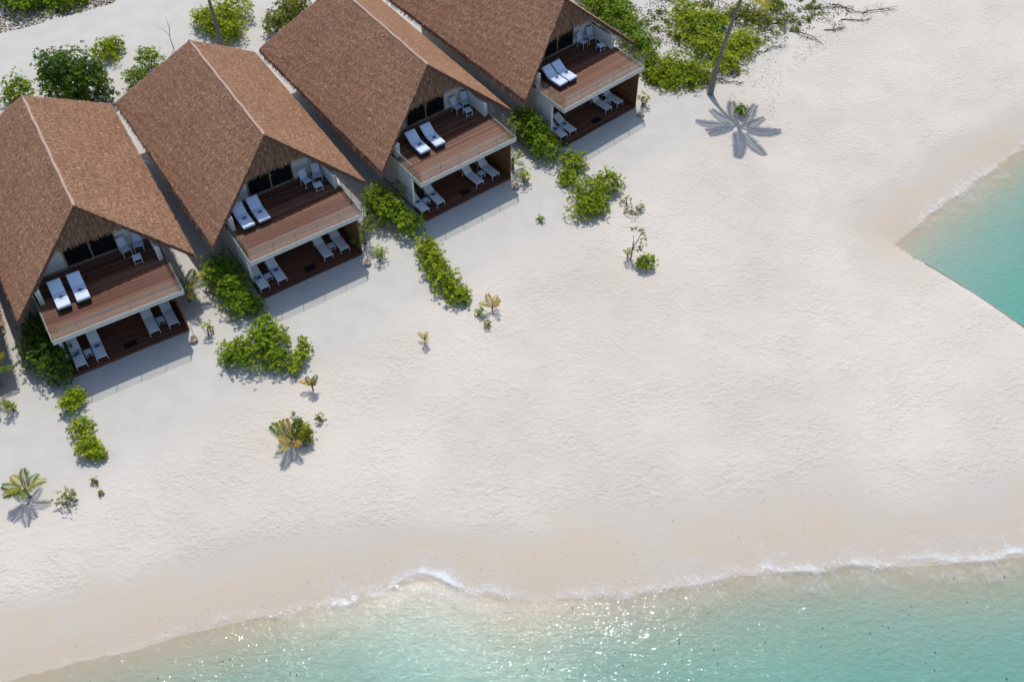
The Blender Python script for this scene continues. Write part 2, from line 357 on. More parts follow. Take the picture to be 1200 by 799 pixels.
def foam_mat():
    q = NT('sea_foam'); q.dim = '2D'; P = q.pos(); a = q.attr('foam').outputs['Fac']; t = q.t
    wn = q.n('TexNoise', noise_dimensions='2D'); wn.inputs['Scale'].default_value = 1.2; wn.inputs['Detail'].default_value = 4; q.l(P, wn.inputs['Vector'])
    va = q.n('VectorMath', operation='SCALE'); va.inputs['Scale'].default_value = 0.55; q.l(wn.outputs['Color'], va.inputs[0]); vb = q.n('VectorMath', operation='ADD'); q.l(P, vb.inputs[0]); q.l(va.outputs[0], vb.inputs[1])
    vo = q.n('TexVoronoi', voronoi_dimensions='2D', feature='DISTANCE_TO_EDGE'); vo.inputs['Scale'].default_value = 2.1; q.l(vb.outputs[0], vo.inputs['Vector'])
    vo2 = q.n('TexVoronoi', voronoi_dimensions='2D', feature='DISTANCE_TO_EDGE'); vo2.inputs['Scale'].default_value = 5.5; q.l(vb.outputs[0], vo2.inputs['Vector'])
    lace = q.math('MAXIMUM', q.math('SUBTRACT', 1.0, q.math('MULTIPLY', vo.outputs['Distance'], 9.0), clamp=True), q.math('MULTIPLY', q.math('SUBTRACT', 1.0, q.math('MULTIPLY', vo2.outputs['Distance'], 8.0), clamp=True), 0.8))
    n2 = q.math('ADD', q.math('MULTIPLY', q.noise(P, 0.8, 4, 0.6), 0.6), q.math('MULTIPLY', q.noise(P, 3.4, 5, 0.7), 0.4))
    dens = q.math('ADD', a, q.math('MULTIPLY', q.math('SUBTRACT', n2, 0.52), 1.5))
    m1 = q.math('MULTIPLY', lace, q.math('MULTIPLY', dens, 1.25, clamp=True))
    m1 = q.math('MULTIPLY', m1, q.ramp(q.noise(P, 1.9, 3, 0.6), [(0.42, 0.12), (0.62, 1.0)]))
    m2 = q.math('MULTIPLY', q.math('SUBTRACT', dens, 0.60), 1.4, clamp=True)
    film = q.math('MULTIPLY', q.math('MULTIPLY', q.math('SUBTRACT', dens, 0.12), 1.0, clamp=True), 0.46)
    fac = q.math('MULTIPLY', q.math('MAXIMUM', film, q.math('MAXIMUM', m1, m2)), q.math('MULTIPLY', a, 3.0, clamp=True), clamp=True)
    fac = q.math('MULTIPLY', fac, 0.72)
    q.set((0.80, 0.82, 0.82), 0.8, spec=0.2)
    tr = q.n('BsdfTransparent'); mx = q.n('MixShader'); q.l(fac, mx.inputs[0]); q.l(tr.outputs[0], mx.inputs[1]); q.l(q.b.outputs[0], mx.inputs[2]); q.l(mx.outputs[0], q.out.inputs[0])
    return q.m
M['foam'] = foam_mat()
FOAM_A = [(-24.36, 0.1), (-18.64, 0.25), (-11.45, 0.5), (-7.73, 0.75), (-5.20, 0.95), (-1.72, 0.9), (-0.43, 0.65), (1.71, 0.35), (4.29, 0.5), (6.89, 0.6), (9.96, 0.75), (14.39, 0.85), (17.50, 0.95), (21.48, 1.0), (26.38, 0.9)]
def build_foam():
    out = []
    for nm, poly, lab in (('sea_foam', SHORE_A[3:], 'white lacy foam along the lower shoreline'), ('sea_foam', SHORE_B[:-2], 'thin white foam line along the lagoon edge at right')):
        P = np.array(poly); seg = np.hypot(*np.diff(P, axis=0).T); s = np.r_[0, np.cumsum(seg)]; S = np.arange(0, s[-1], 0.18)
        px = np.interp(S, s, P[:, 0]); py = np.interp(S, s, P[:, 1])
        k = np.ones(7) / 7; px[3:-3] = np.convolve(px, k, 'valid'); py[3:-3] = np.convolve(py, k, 'valid')
        tx = np.gradient(px); ty = np.gradient(py); L = np.hypot(tx, ty); nxv, nyv = ty / L, -tx / L
        kk = np.ones(41) / 41; nxv = np.convolve(np.pad(nxv, 20, 'edge'), kk, 'valid'); nyv = np.convolve(np.pad(nyv, 20, 'edge'), kk, 'valid')
        T = np.arange(-2.0, 3.0, 0.16)      # + towards the sea
        off = (vnoise(S, S * 0, 2.6, 31) - 0.5) * 0.9 + (vnoise(S, S * 0, 0.8, 32) - 0.5) * 0.35
        X = px[None] + nxv[None] * T[:, None]; Y = py[None] + nyv[None] * T[:, None]
        sd = shore_field(X, Y)[0]
        if len(out) == 0: inten = (0.55 + 0.75 * vnoise(S, S * 0, 1.7, 35)) * np.interp(px, [a[0] for a in FOAM_A], [a[1] for a in FOAM_A])
        else: inten = 0.5 * sstep(0, 3, S) * (0.55 + 0.7 * (vnoise(S, S * 0, 3.0, 33) > 0.4))
        u = T[:, None] - off[None]
        core = 0.80 * np.exp(-(np.where(u > .1, (u - .1) / .16, (u - .1) / .38)) ** 2); tail = 0.58 * np.exp(-((u + 0.7) / 0.95) ** 2) + 0.42 * np.exp(-((u - 0.9) / 0.8) ** 2)
        f = (core * 1.05 + tail) * inten[None]
        edge = sstep(-2.0, -1.4, T)[:, None] * (1 - sstep(2.4, 2.8, T)[:, None]); f = f * edge * sstep(0, 2, S)[None]
        Z = np.maximum(height(X, Y), WL + 0.11) + 0.025
        ny, nx = X.shape; idx = np.arange(nx * ny).reshape(ny, nx)
        F = np.stack([idx[:-1, :-1], idx[:-1, 1:], idx[1:, 1:], idx[1:, :-1]], -1).reshape(-1, 4)
        me = np_mesh(nm, np.c_[X.ravel(), Y.ravel(), Z.ravel()], F, M['foam'], dict(foam=f.ravel()), True)
        out.append(tag(mobj(nm, me), lab, 'foam', None, 'stuff'))
build_foam()

# ------------------------------------------------------------------ villas (local frame: x right along the front, y back, z up)
ZS = 3.32
RX, YF, YB, ZR = 0.22, 4.63, 15.89, 7.91
EX0, EX1, YEF, YEB, ZE = -5.08, 5.32, 2.5, 18.93, 3.21
rnd = random.Random(3)
def thatch_blades(seed):
    rg = np.random.default_rng(seed); V = []; C = []
    def emit(root, down, side, nrm, ln, wd, lift, yaw, col):
        n = len(root); d = down * np.cos(yaw)[:, None] + side * np.sin(yaw)[:, None]; s = side * np.cos(yaw)[:, None] - down * np.sin(yaw)[:, None]
        tip = root + d * ln[:, None] + nrm * lift[:, None]
        a = root - s * wd[:, None] * .5; b = root + s * wd[:, None] * .5; c = tip + s * wd[:, None] * .28; e = tip - s * wd[:, None] * .28
        V.append(np.stack([a, b, c, e], 1).reshape(-1, 3)); C.append(np.repeat(col, 4, 0))
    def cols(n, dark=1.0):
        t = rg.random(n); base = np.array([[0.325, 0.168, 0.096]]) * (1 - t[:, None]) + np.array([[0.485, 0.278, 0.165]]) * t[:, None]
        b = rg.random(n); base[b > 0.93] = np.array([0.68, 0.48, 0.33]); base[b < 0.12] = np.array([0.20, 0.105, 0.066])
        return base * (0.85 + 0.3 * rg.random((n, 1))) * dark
    for ex in (EX0, EX1):
        sl = np.array([RX - ex, 0, ZR - ZE]); sl_len = np.linalg.norm(sl); upv = sl / sl_len; down = -upv
        side = np.array([0, 1.0, 0]); nrm = np.cross(upv, side); nrm = nrm * np.sign(nrm[2])
        nc = 62
        for k in range(nc):
            s0 = (k + 1.8) / (nc + 0.9)
            y0 = YEF + (YF - YEF) * min(s0, 1) - 0.08; y1 = YEB + (YB - YEB) * min(s0, 1) + 0.08
            n = int((y1 - y0) / 0.017); y = y0 + (y1 - y0) * rg.random(n); s = s0 + rg.normal(0, 0.006, n); s = np.minimum(s, 1.0)
            s = s + 0.006 * np.sin(y * 2.1 + k)
            root = np.stack([ex + (RX - ex) * s, y, ZE + (ZR - ZE) * s], -1) + nrm * 0.012
            wave = 0.93 + 0.12 * vnoise(y, y * 0 + k * 1.7, 0.7, 55 + k)
            emit(root, np.tile(down, (n, 1)), np.tile(side, (n, 1)), np.tile(nrm, (n, 1)), rg.uniform(0.11, 0.21, n), rg.uniform(0.012, 0.032, n),
                 rg.uniform(0.004, 0.030, n), rg.normal(0, 0.25, n), cols(n) * wave[:, None] * (1.13 if k % 4 == 0 else 0.97))
        # ragged fringe under the eave and along both verges
        n = 900; y = rg.uniform(YEF - .05, YEB + .05, n); root = np.stack([np.full(n, ex) + upv[0] * rg.uniform(0.0, 0.2, n), y, np.full(n, ZE - 0.0) - rg.uniform(0, 0.28, n)], -1)
        dn = np.tile(down * 0.75 + np.array([0, 0, -0.65]), (n, 1)); emit(root, dn, np.tile(side, (n, 1)), np.tile(nrm, (n, 1)), rg.uniform(0.12, 0.34, n), rg.uniform(0.02, 0.05, n), rg.uniform(0, 0.06, n), rg.normal(0, 0.25, n), cols(n))
        for ya, yb2, sg in ((YEF, YF, -1), (YEB, YB, 1)):
            n = 700; s = rg.random(n); root = np.stack([ex + (RX - ex) * s, ya + (yb2 - ya) * s + sg * 0.02, ZE + (ZR - ZE) * s - rg.uniform(0, 0.30, n)], -1)
            emit(root, np.tile(down * 0.6 + np.array([0, sg * 0.1, -0.5]), (n, 1)), np.tile(np.array([0, sg, 0.0]), (n, 1)) * 0.3 + upv * 0.5, np.tile(np.array([0, sg, 0.0]), (n, 1)), rg.uniform(0.12, 0.3, n), rg.uniform(0.02, 0.05, n), rg.uniform(0, 0.05, n), rg.normal(0, 0.3, n), cols(n))
    # hanging gable apron, courses under the front verges
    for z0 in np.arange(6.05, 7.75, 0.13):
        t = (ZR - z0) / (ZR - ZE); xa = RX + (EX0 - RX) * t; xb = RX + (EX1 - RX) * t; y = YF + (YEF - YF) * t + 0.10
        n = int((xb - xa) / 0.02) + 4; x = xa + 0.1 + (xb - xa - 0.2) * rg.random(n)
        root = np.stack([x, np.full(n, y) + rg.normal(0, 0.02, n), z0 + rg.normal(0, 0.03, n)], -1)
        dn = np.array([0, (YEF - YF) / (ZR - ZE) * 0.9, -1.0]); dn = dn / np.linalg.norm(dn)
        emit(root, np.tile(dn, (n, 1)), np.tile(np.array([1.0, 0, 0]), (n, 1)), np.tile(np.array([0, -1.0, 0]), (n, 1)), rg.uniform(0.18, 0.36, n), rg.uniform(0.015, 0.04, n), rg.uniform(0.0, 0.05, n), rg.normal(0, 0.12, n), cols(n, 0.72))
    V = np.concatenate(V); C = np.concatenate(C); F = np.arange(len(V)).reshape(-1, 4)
    return np_mesh('thatch', V, F, M['thatch'], dict(col=C))

def build_villa():
    v = empty('beach_villa')
    # walls
    for x0, x1 in ((-3.62, -3.42), (3.42, 3.62)):
        MB().box(x0, x1, 2.92, 16.6, 0, 4.28).obj('side_wall', M['plaster'], v)
    MB().box(-3.42, 3.42, 16.4, 16.6, 0, 4.4).obj('back_wall', M['plaster'], v)
    u = MB(); u.box(-3.0, -1.44, 5.12, 5.3, ZS, 5.05); u.box(1.62, 3.35, 5.12, 5.3, ZS, 4.75); u.box(-3.42, -3.0, 5.12, 5.3, ZS, 4.45); u.box(-1.44, 1.62, 5.12, 5.3, 5.62, 5.78)
    for sgn, xi, xo, xt in ((-1, -1.44, -2.62, -1.95), (1, 1.62, 3.0, 2.3)):
        u.add([(xi, 5.12, 5.05), (xo, 5.12, 5.05), (xt, 5.12, 5.62), (xi, 5.12, 5.62), (xi, 5.3, 5.05), (xo, 5.3, 5.05), (xt, 5.3, 5.62), (xi, 5.3, 5.62)], [(0, 1, 2, 3), (7, 6, 5, 4), (1, 5, 6, 2), (2, 6, 7, 3)])
    u.obj('upper_front_wall', M['white_wall'], v)
    u = MB(); u.box(-3.42, -1.9, 5.12, 5.3, 0, 3.04); u.box(1.9, 3.42, 5.12, 5.3, 0, 3.04); u.box(-1.9, 1.9, 5.12, 5.3, 2.5, 3.04)
    u.obj('lower_front_wall', M['white_wall'], v)
    # inner white faces of the balcony side walls
    for s in (-1, 1): MB().box(min(s * 3.42, s * 3.36), max(s * 3.42, s * 3.36), 2.88, 5.12, ZS, 4.36).obj('balcony_side_panel', M['white_wall'], v)
    p = MB(); p.box(-3.62, -3.46, 1.35, 2.92, 0, 3.04).obj('privacy_wall', M['white_wall'], v)
    lamp = MB().lathe([(0.05, 0), (0.06, 0.03), (0.06, 0.16), (0.03, 0.19)], 10, (-3.42, 1.7, 1.9)).obj('wall_lamp', M['steel'], v)
    # doors
    for z0, hh, xa, xb, nm in ((ZS + .02, 2.28, -1.44, 1.62, 'sliding_door'), (0.17, 2.33, -1.9, 1.9, 'sliding_door')):
        d = empty(nm, (0, 0, 0), 0, v); xm = (xa + xb) / 2; t = 0.075
        f = MB(); f.box(xa, xa + t, 5.05, 5.17, z0, z0 + hh); f.box(xb - t, xb, 5.05, 5.17, z0, z0 + hh); f.box(xa + t, xb - t, 5.05, 5.17, z0 + hh - t, z0 + hh); f.box(xa + t, xb - t, 5.05, 5.17, z0, z0 + t); f.box(xm - .045, xm + .045, 5.04, 5.18, z0 + t, z0 + hh - t)
        f.obj('door_frame', M['frame_wood'], d)
        for a, b in ((xa + t, xm - .045), (xm + .045, xb - t)): MB().box(a, b, 5.09, 5.12, z0 + t, z0 + hh - t).obj('glass_pane', M['dark_glass'], d)
        MB().box(xm + .06, xm + .085, 5.0, 5.04, z0 + .95, z0 + 1.25).obj('door_handle', M['steel'], d)
    # roof
    r = MB(); T = 0.30
    for ex, flip in ((EX0, 0), (EX1, 1)):
        q = [(RX, YF, ZR), (RX, YB, ZR), (ex, YEB, ZE), (ex, YEF, ZE)]; qb = [(a, b, c - T - (0.06 if i < 2 else 0)) for i, (a, b, c) in enumerate(q)]
        fs = [(0, 1, 2, 3), (7, 6, 5, 4), (1, 5, 6, 2), (2, 6, 7, 3), (3, 7, 4, 0)]
        r.add(q + qb, [f[::-1] for f in fs] if not flip else fs)
    # gable infill behind the apron
    zb = 5.95; t = (ZR - zb) / (ZR - ZE); xa = RX + (EX0 - RX) * t; xb = RX + (EX1 - RX) * t; y = YF + (YEF - YF) * t
    r.add([(xa + .2, y + .16, zb + .1), (xb - .2, y + .16, zb + .1), (RX, YF + .16, ZR - .25), (xa + .2, y + .3, zb + .1), (xb - .2, y + .3, zb + .1), (RX, YF + .3, ZR - .25)], [(0, 1, 2), (5, 4, 3), (0, 3, 4, 1), (1, 4, 5, 2), (2, 5, 3, 0)])
    # rear gable infill
    zb = 3.3; t = (ZR - zb) / (ZR - ZE); xa = RX + (EX0 - RX) * t; xb = RX + (EX1 - RX) * t; y = YB + (YEB - YB) * t
    r.add([(xa + .5, y - .16, zb), (xb - .5, y - .16, zb), (RX, YB - .16, ZR - .25), (xa + .5, y - .3, zb), (xb - .5, y - .3, zb), (RX, YB - .3, ZR - .25)], [(2, 1, 0), (3, 4, 5), (1, 4, 3, 0), (2, 5, 4, 1), (0, 3, 5, 2)])
    ro = r.obj('roof', M['thatch_bed'], v)
    th = mobj('thatch', thatch_blades(11), ro); th['kind'] = 'stuff'
    rc = MB(); pts = []
    for i in range(24):
        f = i / 23; pts.append((RX + 0.02 * math.sin(i * 1.3), YF - 0.05 + (YB - YF + 0.1) * f, ZR - 0.04 + 0.012 * math.sin(i * 2.2)))
    rc.tube(pts, [0.095 + 0.012 * math.sin(i * 1.9) for i in range(24)], 10); rc.obj('ridge_cap', M['ridge'], ro, True)
    # balcony slab and its deck boards
    sb = MB().bbox(-3.75, 3.75, -0.06, 5.1, 3.02, ZS - 0.035, 0.02)
    sb.box(-3.78, 3.78, -0.10, -0.065, 3.0, ZS + 0.015); sb.box(-3.79, -3.755, -0.062, 2.9, 3.0, ZS + 0.015); sb.box(3.755, 3.79, -0.062, 2.9, 3.0, ZS + 0.015)
    so_ = sb.obj('balcony_slab', M['fascia'], v)
    pw = 0.126; pm = MB().bbox(-3.74, 3.74, 0, pw, -0.03, 0, 0.006).mesh('plank', M['deck'])
    for k in range(36): mobj('plank', pm, so_, (0, -0.045 + k * 0.1395, ZS + (k % 3) * 0.0012))
    # terrace
    tm = MB().box(-3.62, 3.22, -0.12, 5.1, -0.3, 0.115).obj('terrace_frame', M['deck_low'], v)
    pm2 = MB().bbox(-3.66, 3.26, 0, pw, -0.03, 0, 0.006).mesh('plank', M['deck_low'])
    for k in range(37): mobj('plank', pm2, tm, (0, -0.14 + k * 0.1395, 0.15 + (k % 3) * 0.0012))
    # timber side screen
    s = MB().box(3.30, 3.36, -0.06, 2.9, -0.2, 3.0).obj('side_screen', M['screen'], v)
    bm = MB().bbox(-0.02, 0, 0, 2.94, 0, 0.186, 0.004).mesh('board', M['screen'])
    for k in range(15): mobj('board', bm, s, (3.298, -0.08, 0.16 + k * 0.19))
    # glass balustrade
    rl = empty('glass_railing', (0, 0, 0), 0, v)
    xs = [-3.70, -2.2, -0.74, 0.72, 2.18, 3.70]
    post = MB().box(-.011, .011, -.016, .016, 0, 1.0).mesh('post', M['steel'])
    for x in xs: mobj('post', post, rl, (x, -0.082, ZS - 0.05))
    for sx in (-3.772, 3.772):
        for y in (1.40, 2.84): mobj('post', post, rl, (sx, y, ZS - 0.05))
    for a, b in zip(xs[:-1], xs[1:]): MB().box(a + .03, b - .03, -0.09, -0.078, ZS + .02, ZS + 1.0).obj('glass_pane', M['glass'], rl)
    for sx in (-3.772, 3.772):
        for a, b in ((-.05, 1.37), (1.43, 2.81)): MB().box(sx - .006, sx + .006, a, b, ZS + .02, ZS + 1.0).obj('glass_pane', M['glass'], rl)
    return v
proto = build_villa()
VNAME = ['leftmost villa', 'second villa from the left', 'third villa from the left', 'rightmost villa', 'villa beyond the left edge']
VLAB = ['two-storey thatched beach villa furthest left, its roof cut by the photo edge', 'thatched beach villa second from the left with a whole roof in view',
        'thatched beach villa third from the left, back of its roof touching the top edge', 'thatched beach villa furthest right beside the tall palm', 'thatched beach villa standing beyond the left edge, only its shade in view']
villas = []
for i, (x, y, a) in enumerate(VILLAS):
    v = proto if i == 0 else copy_tree(proto)
    v.location = (x, y, 0); v.rotation_euler = (0, 0, R(a)); tag(v, VLAB[i], 'villa', 'thatched beach villas in a row'); villas.append(v)
def vw(i, x, y, z=0.0):
    X, Y, a = VILLAS[i]; a = R(a); return (X + math.cos(a) * x - math.sin(a) * y, Y + math.sin(a) * x + math.cos(a) * y, z)

# ------------------------------------------------------------------ furniture
def cushion_mb(w, l, t, b=0.03, nx=4, ny=6, seed=1):
    """soft slab, x centred, y 0..l, z 0..t with puffy top"""
    mb = MB(); rr = random.Random(seed)
    xs = [-w / 2, -w / 2 + b] + [-w / 2 + b + (w - 2 * b) * i / nx for i in range(1, nx)] + [w / 2 - b, w / 2]
    ys = [0, b] + [b + (l - 2 * b) * i / ny for i in range(1, ny)] + [l - b, l]
    top = []
    for yy in ys:
        row = []
        for xx in xs:
            ed = (xx in (xs[0], xs[-1])) or (yy in (ys[0], ys[-1])); mb.v.append((xx, yy, t - (b * 0.8 if ed else rr.uniform(0, 0.012)))); row.append(len(mb.v) - 1)
        top.append(row)
    for j in range(len(ys) - 1):
        for i in range(len(xs) - 1): mb.f.append((top[j][i], top[j][i + 1], top[j + 1][i + 1], top[j + 1][i]))
    ring = top[0] + [r[-1] for r in top[1:]] + top[-1][-2::-1] + [r[0] for r in top[-2:0:-1]]
    bot = []
    for k in ring: x, y, z = mb.v[k]; mb.v.append((x, y, 0)); bot.append(len(mb.v) - 1)
    for k in range(len(ring)): k2 = (k + 1) % len(ring); mb.f.append((ring[k2], ring[k], bot[k], bot[k2]))
    mb.f.append(tuple(reversed(bot))); return mb
def make_daybed():
    t = empty('daybed')
    f = MB(); f.box(-.36, .36, 0.02, 1.98, .16, .28); f.obj('base_frame', M['wicker'], t)
    leg = MB().box(-.03, .03, -.03, .03, 0, .16).mesh('leg', M['wicker'])
    for x in (-.32, .32):
        for y in (.06, 1.9): mobj('leg', leg, t, (x, y, 0))
    cushion_mb(.76, 1.22, .16).obj('seat_cushion', M['cushion'], t, True, loc=(0, 0, .285))
    bk = cushion_mb(.76, .86, .15, seed=2).obj('back_cushion', M['cushion'], t, True, loc=(0, 1.20, .30), rot=(R(33), 0, 0))
    MB().box(-.33, .33, 0, .8, -.03, -.005).obj('back_support', M['wicker'], t, loc=(0, 1.20, .30), rot=(R(33), 0, 0))
    return t
def make_lounger(back=24):
    t = empty('sun_lounger'); z = .36
    f = MB()
    for x in (-.30, .30): f.tube([(x, 0, z), (x, 1.30, z), (x, 1.95, z - .04)], .02, 6)
    f.tube([(-.30, 0, z), (.30, 0, z)], .02, 6); f.tube([(-.30, 1.95, z - .04), (.30, 1.95, z - .04)], .02, 6); f.obj('frame', M['white_metal'], t)
    leg = MB().tube([(0, 0, 0), (0, 0, z)], .02, 6).mesh('leg', M['white_metal'])
    for x in (-.30, .30):
        for y in (.04, 1.55): mobj('leg', leg, t, (x, y, 0))
    MB().bbox(-.285, .285, .02, 1.22, z + .005, z + .03, .01).obj('sling_seat', M['sling'], t)
    MB().bbox(-.285, .285, 0, .74, 0, .028, .01).obj('sling_back', M['sling'], t, loc=(0, 1.23, z + .006), rot=(R(back), 0, 0))
    b = MB()
    for x in (-.295, .295): b.tube([(x, 0, 0), (x, .76, 0)], .016, 6)
    b.tube([(-.295, .76, 0), (.295, .76, 0)], .016, 6); b.obj('back_frame', M['white_metal'], t, loc=(0, 1.23, z + .02), rot=(R(back), 0, 0))
    return t
def make_towel(long_):
    """towel laid on the lounger with a blue wave-like emblem"""
    t = empty('towel'); cushion_mb(.60, long_, .02, .008, 5, 8, 4).obj('cloth', M['fabric'], t, True)
    e = MB(); cx, cy = 0, long_ * .5
    ring = [(.14 * math.cos(a), cy + .10 * math.sin(a), .024) for a in [R(200 + k * 32) for k in range(10)]]
    e.tube(ring, .016, 5)
    for k in (-1, 0, 1): e.tube([(k * .06 - .02, cy - .045, .026), (k * .06 - .012, cy + .02, .026), (k * .06 + .012, cy + .04, .026), (k * .06 + .02, cy - .03, .026)], .014, 5)
    e.tube([(-.16, cy - .03, .024), (-.12, cy + .05, .024)], .014, 5); e.tube([(.13, cy - .04, .024), (.17, cy + .05, .024)], .014, 5)
    e.obj('emblem', M['towel_blue'], t); return t
def make_side_table(h=.34, w=.42):
    t = empty('side_table'); MB().bbox(-w / 2, w / 2, -w / 2, w / 2, h - .03, h, .008).obj('table_top', M['fabric'], t)
    leg = MB().box(-.016, .016, -.016, .016, 0, h - .03).mesh('leg', M['white_metal'])
    for x in (-1, 1):
        for y in (-1, 1): mobj('leg', leg, t, (x * (w / 2 - .03), y * (w / 2 - .03), 0))
    s = MB(); s.box(-w / 2 + .05, w / 2 - .05, -w / 2 + .02, -w / 2 + .04, .1, .12); s.box(-w / 2 + .05, w / 2 - .05, w / 2 - .04, w / 2 - .02, .1, .12); s.obj('stretcher', M['white_metal'], t); return t
def make_chair():
    t = empty('armchair')
    MB().bbox(-.25, .25, -.25, .25, .41, .44, .01).obj('seat', M['fabric'], t)
    MB().bbox(-.25, .25, 0, .60, -.015, .015, .008).obj('backrest', M['fabric'], t, loc=(0, .25, .44), rot=(R(72), 0, 0))
    leg = MB().tube([(0, 0, 0), (0, 0, .42)], .018, 6).mesh('leg', M['white_metal'])
    for x in (-.26, .26):
        for y in (-.25, .27): mobj('leg', leg, t, (x, y, 0))
    for x in (-.28, .28): MB().tube([(x, -.26, .40), (x, -.26, .64), (x, .30, .66)], .018, 6).obj('armrest', M['white_metal'], t)
    return t
P_day = make_daybed(); P_l = make_lounger(24); P_l2 = make_lounger(36); P_tow = make_towel(.46); P_tow2 = make_towel(.42); P_st = make_side_table(); P_tab = make_side_table(.42, .50); P_ch = make_chair()
used = set()
def place(p, i, x, y, z, rz, label, cat, group):
    o = p if p.name not in used else copy_tree(p)
    used.add(p.name); o.location = vw(i, x, y, z); jr = random.Random(label); o.rotation_euler = (0, 0, R(VILLAS[i][2] + rz + (jr.uniform(-2.2, 2.2) if cat in ('chair', 'side table', 'table') else 0))); return tag(o, label, cat, group)
UL = [(-2.46, -1.35, 1.74, 0), (-2.64, -1.61, 2.33, 0), (-2.01, -.84, 1.94, 0), (-2.25, -1.38, 1.69, 2)]
LLP = [(-2.98, -1.79, .07), (-3.22, -2.05, .23), (-3.36, -2.12, .30), (-3.24, -2.40, .34)]
LRP = [(1.48, 2.66, .40), (1.27, 2.43, .46), (1.09, 2.39, .33), (1.25, 2.35, .54)]
CHP = [((1.88, 4.43), (2.71, 4.43), (2.27, 3.44)), ((2.07, 4.12), (2.91, 4.2), (2.5, 3.38)), ((2.2, 4.42), (3.0, 4.5), (2.6, 3.75)), ((1.99, 4.44), (2.9, 4.48), (2.73, 3.33))]
for i in range(4):
    vn = VNAME[i]; xa, xb, y, dz = UL[i]
    for x, w_ in ((xa, 'left'), (xb, 'right')):
        place(P_day, i, x, y, ZS + .003, dz, f'white cushioned dark daybed, {w_} of two on balcony of {vn}', 'daybed', 'daybeds on the balconies')
        tw = place(P_tow2, i, x + 0.012 * (w_ == 'left'), y + .54, ZS + .447, dz, f'white towel with blue emblem on {w_} balcony daybed of {vn}', 'towel', 'towels with a blue emblem')
    xa, xb, y = LLP[i]
    for x, w_ in ((xa, 'outer'), (xb, 'inner')):
        place(P_l, i, x, y, .155, 0, f'white sling lounger with towel, {w_} of bush-end terrace pair, {vn}', 'sun lounger', 'loungers with towels on the terraces')
        place(P_tow, i, x, y + .70, .155 + .392, 0, f'white towel with blue emblem on {w_} bush-end terrace lounger of {vn}', 'towel', 'towels with a blue emblem')
    place(P_st, i, (xa + xb) / 2, y + .85, .155, 0, f'small white table between towel-covered terrace loungers of {vn}', 'side table', 'small tables on the terraces')
    xa, xb, y = LRP[i]; pl = P_l2 if i >= 2 else P_l
    rz = 0 if i < 2 else 4
    for x, w_ in ((xa, 'middle'), (xb, 'screen')):
        place(pl, i, x, y, .155, rz, f'bare white sling lounger on {w_} side of right terrace pair, {vn}', 'sun lounger', 'bare loungers on the terraces')
    place(P_st, i, (xa + xb) / 2, y + .80, .155, rz, f'small white table between bare terrace loungers of {vn}', 'side table', 'small tables on the terraces')
    ca, cb, ct = CHP[i]
    place(P_ch, i, ca[0], ca[1], ZS + .003, 10, f'white armchair beside the glass door on balcony of {vn}', 'chair', 'white balcony armchairs')
    place(P_ch, i, cb[0] - .05, cb[1], ZS + .003, -14, f'white armchair in the balcony corner of {vn}', 'chair', 'white balcony armchairs')
    place(P_tab, i, ct[0], ct[1], ZS + .003, -4, f'white square table in front of balcony armchairs of {vn}', 'table', 'white balcony tables')
    m = MB(); m.bbox(-.36, .36, -.22, .22, 0, .018, .006)
    mo = m.obj('door_mat', M['mat'], None); mo.location = vw(i, -.05, .50, .154); mo.rotation_euler = (0, 0, R(VILLAS[i][2]))
    tag(mo, f'dark mat near the front edge of lower terrace of {vn}', 'mat', 'dark terrace mats')
# foot rinse corner of every villa
for i in range(5):
    if i == 4: px, py = 3.2, -1.0
    else: px, py = 3.30 - .12 * i, -1.02
    t = empty('stone_basin', vw(i, px, py, -0.01)); MB().lathe([(.12, 0), (.2, .05), (.25, .17), (.24, .26), (.2, .26), (.17, .15), (.05, .1)], 14).obj('bowl', M['stone'], t, True)
    MB().lathe([(.02, .1), (.09, .18), (.1, .27), (.085, .27), (.02, .19)], 10, (-.05, -.08, 0)).obj('ladle', M['frame_wood'], t, True)
    tag(t, f'rough stone foot basin by terrace corner of {VNAME[i]}', 'basin', 'stone foot basins')
    p = empty('shower_post', vw(i, 3.42, -.55, -.02)); MB().tube([(0, 0, 0), (0, 0, .95), (.0, -.10, 1.0)], .022, 7).obj('pipe', M['steel'], p); MB().lathe([(.05, 0), (.05, .02), (.025, .04)], 8).obj('foot_plate', M['steel'], p)
    tag(p, f'slim grey foot-shower post by terrace corner of {VNAME[i]}', 'shower post', 'foot-shower posts')

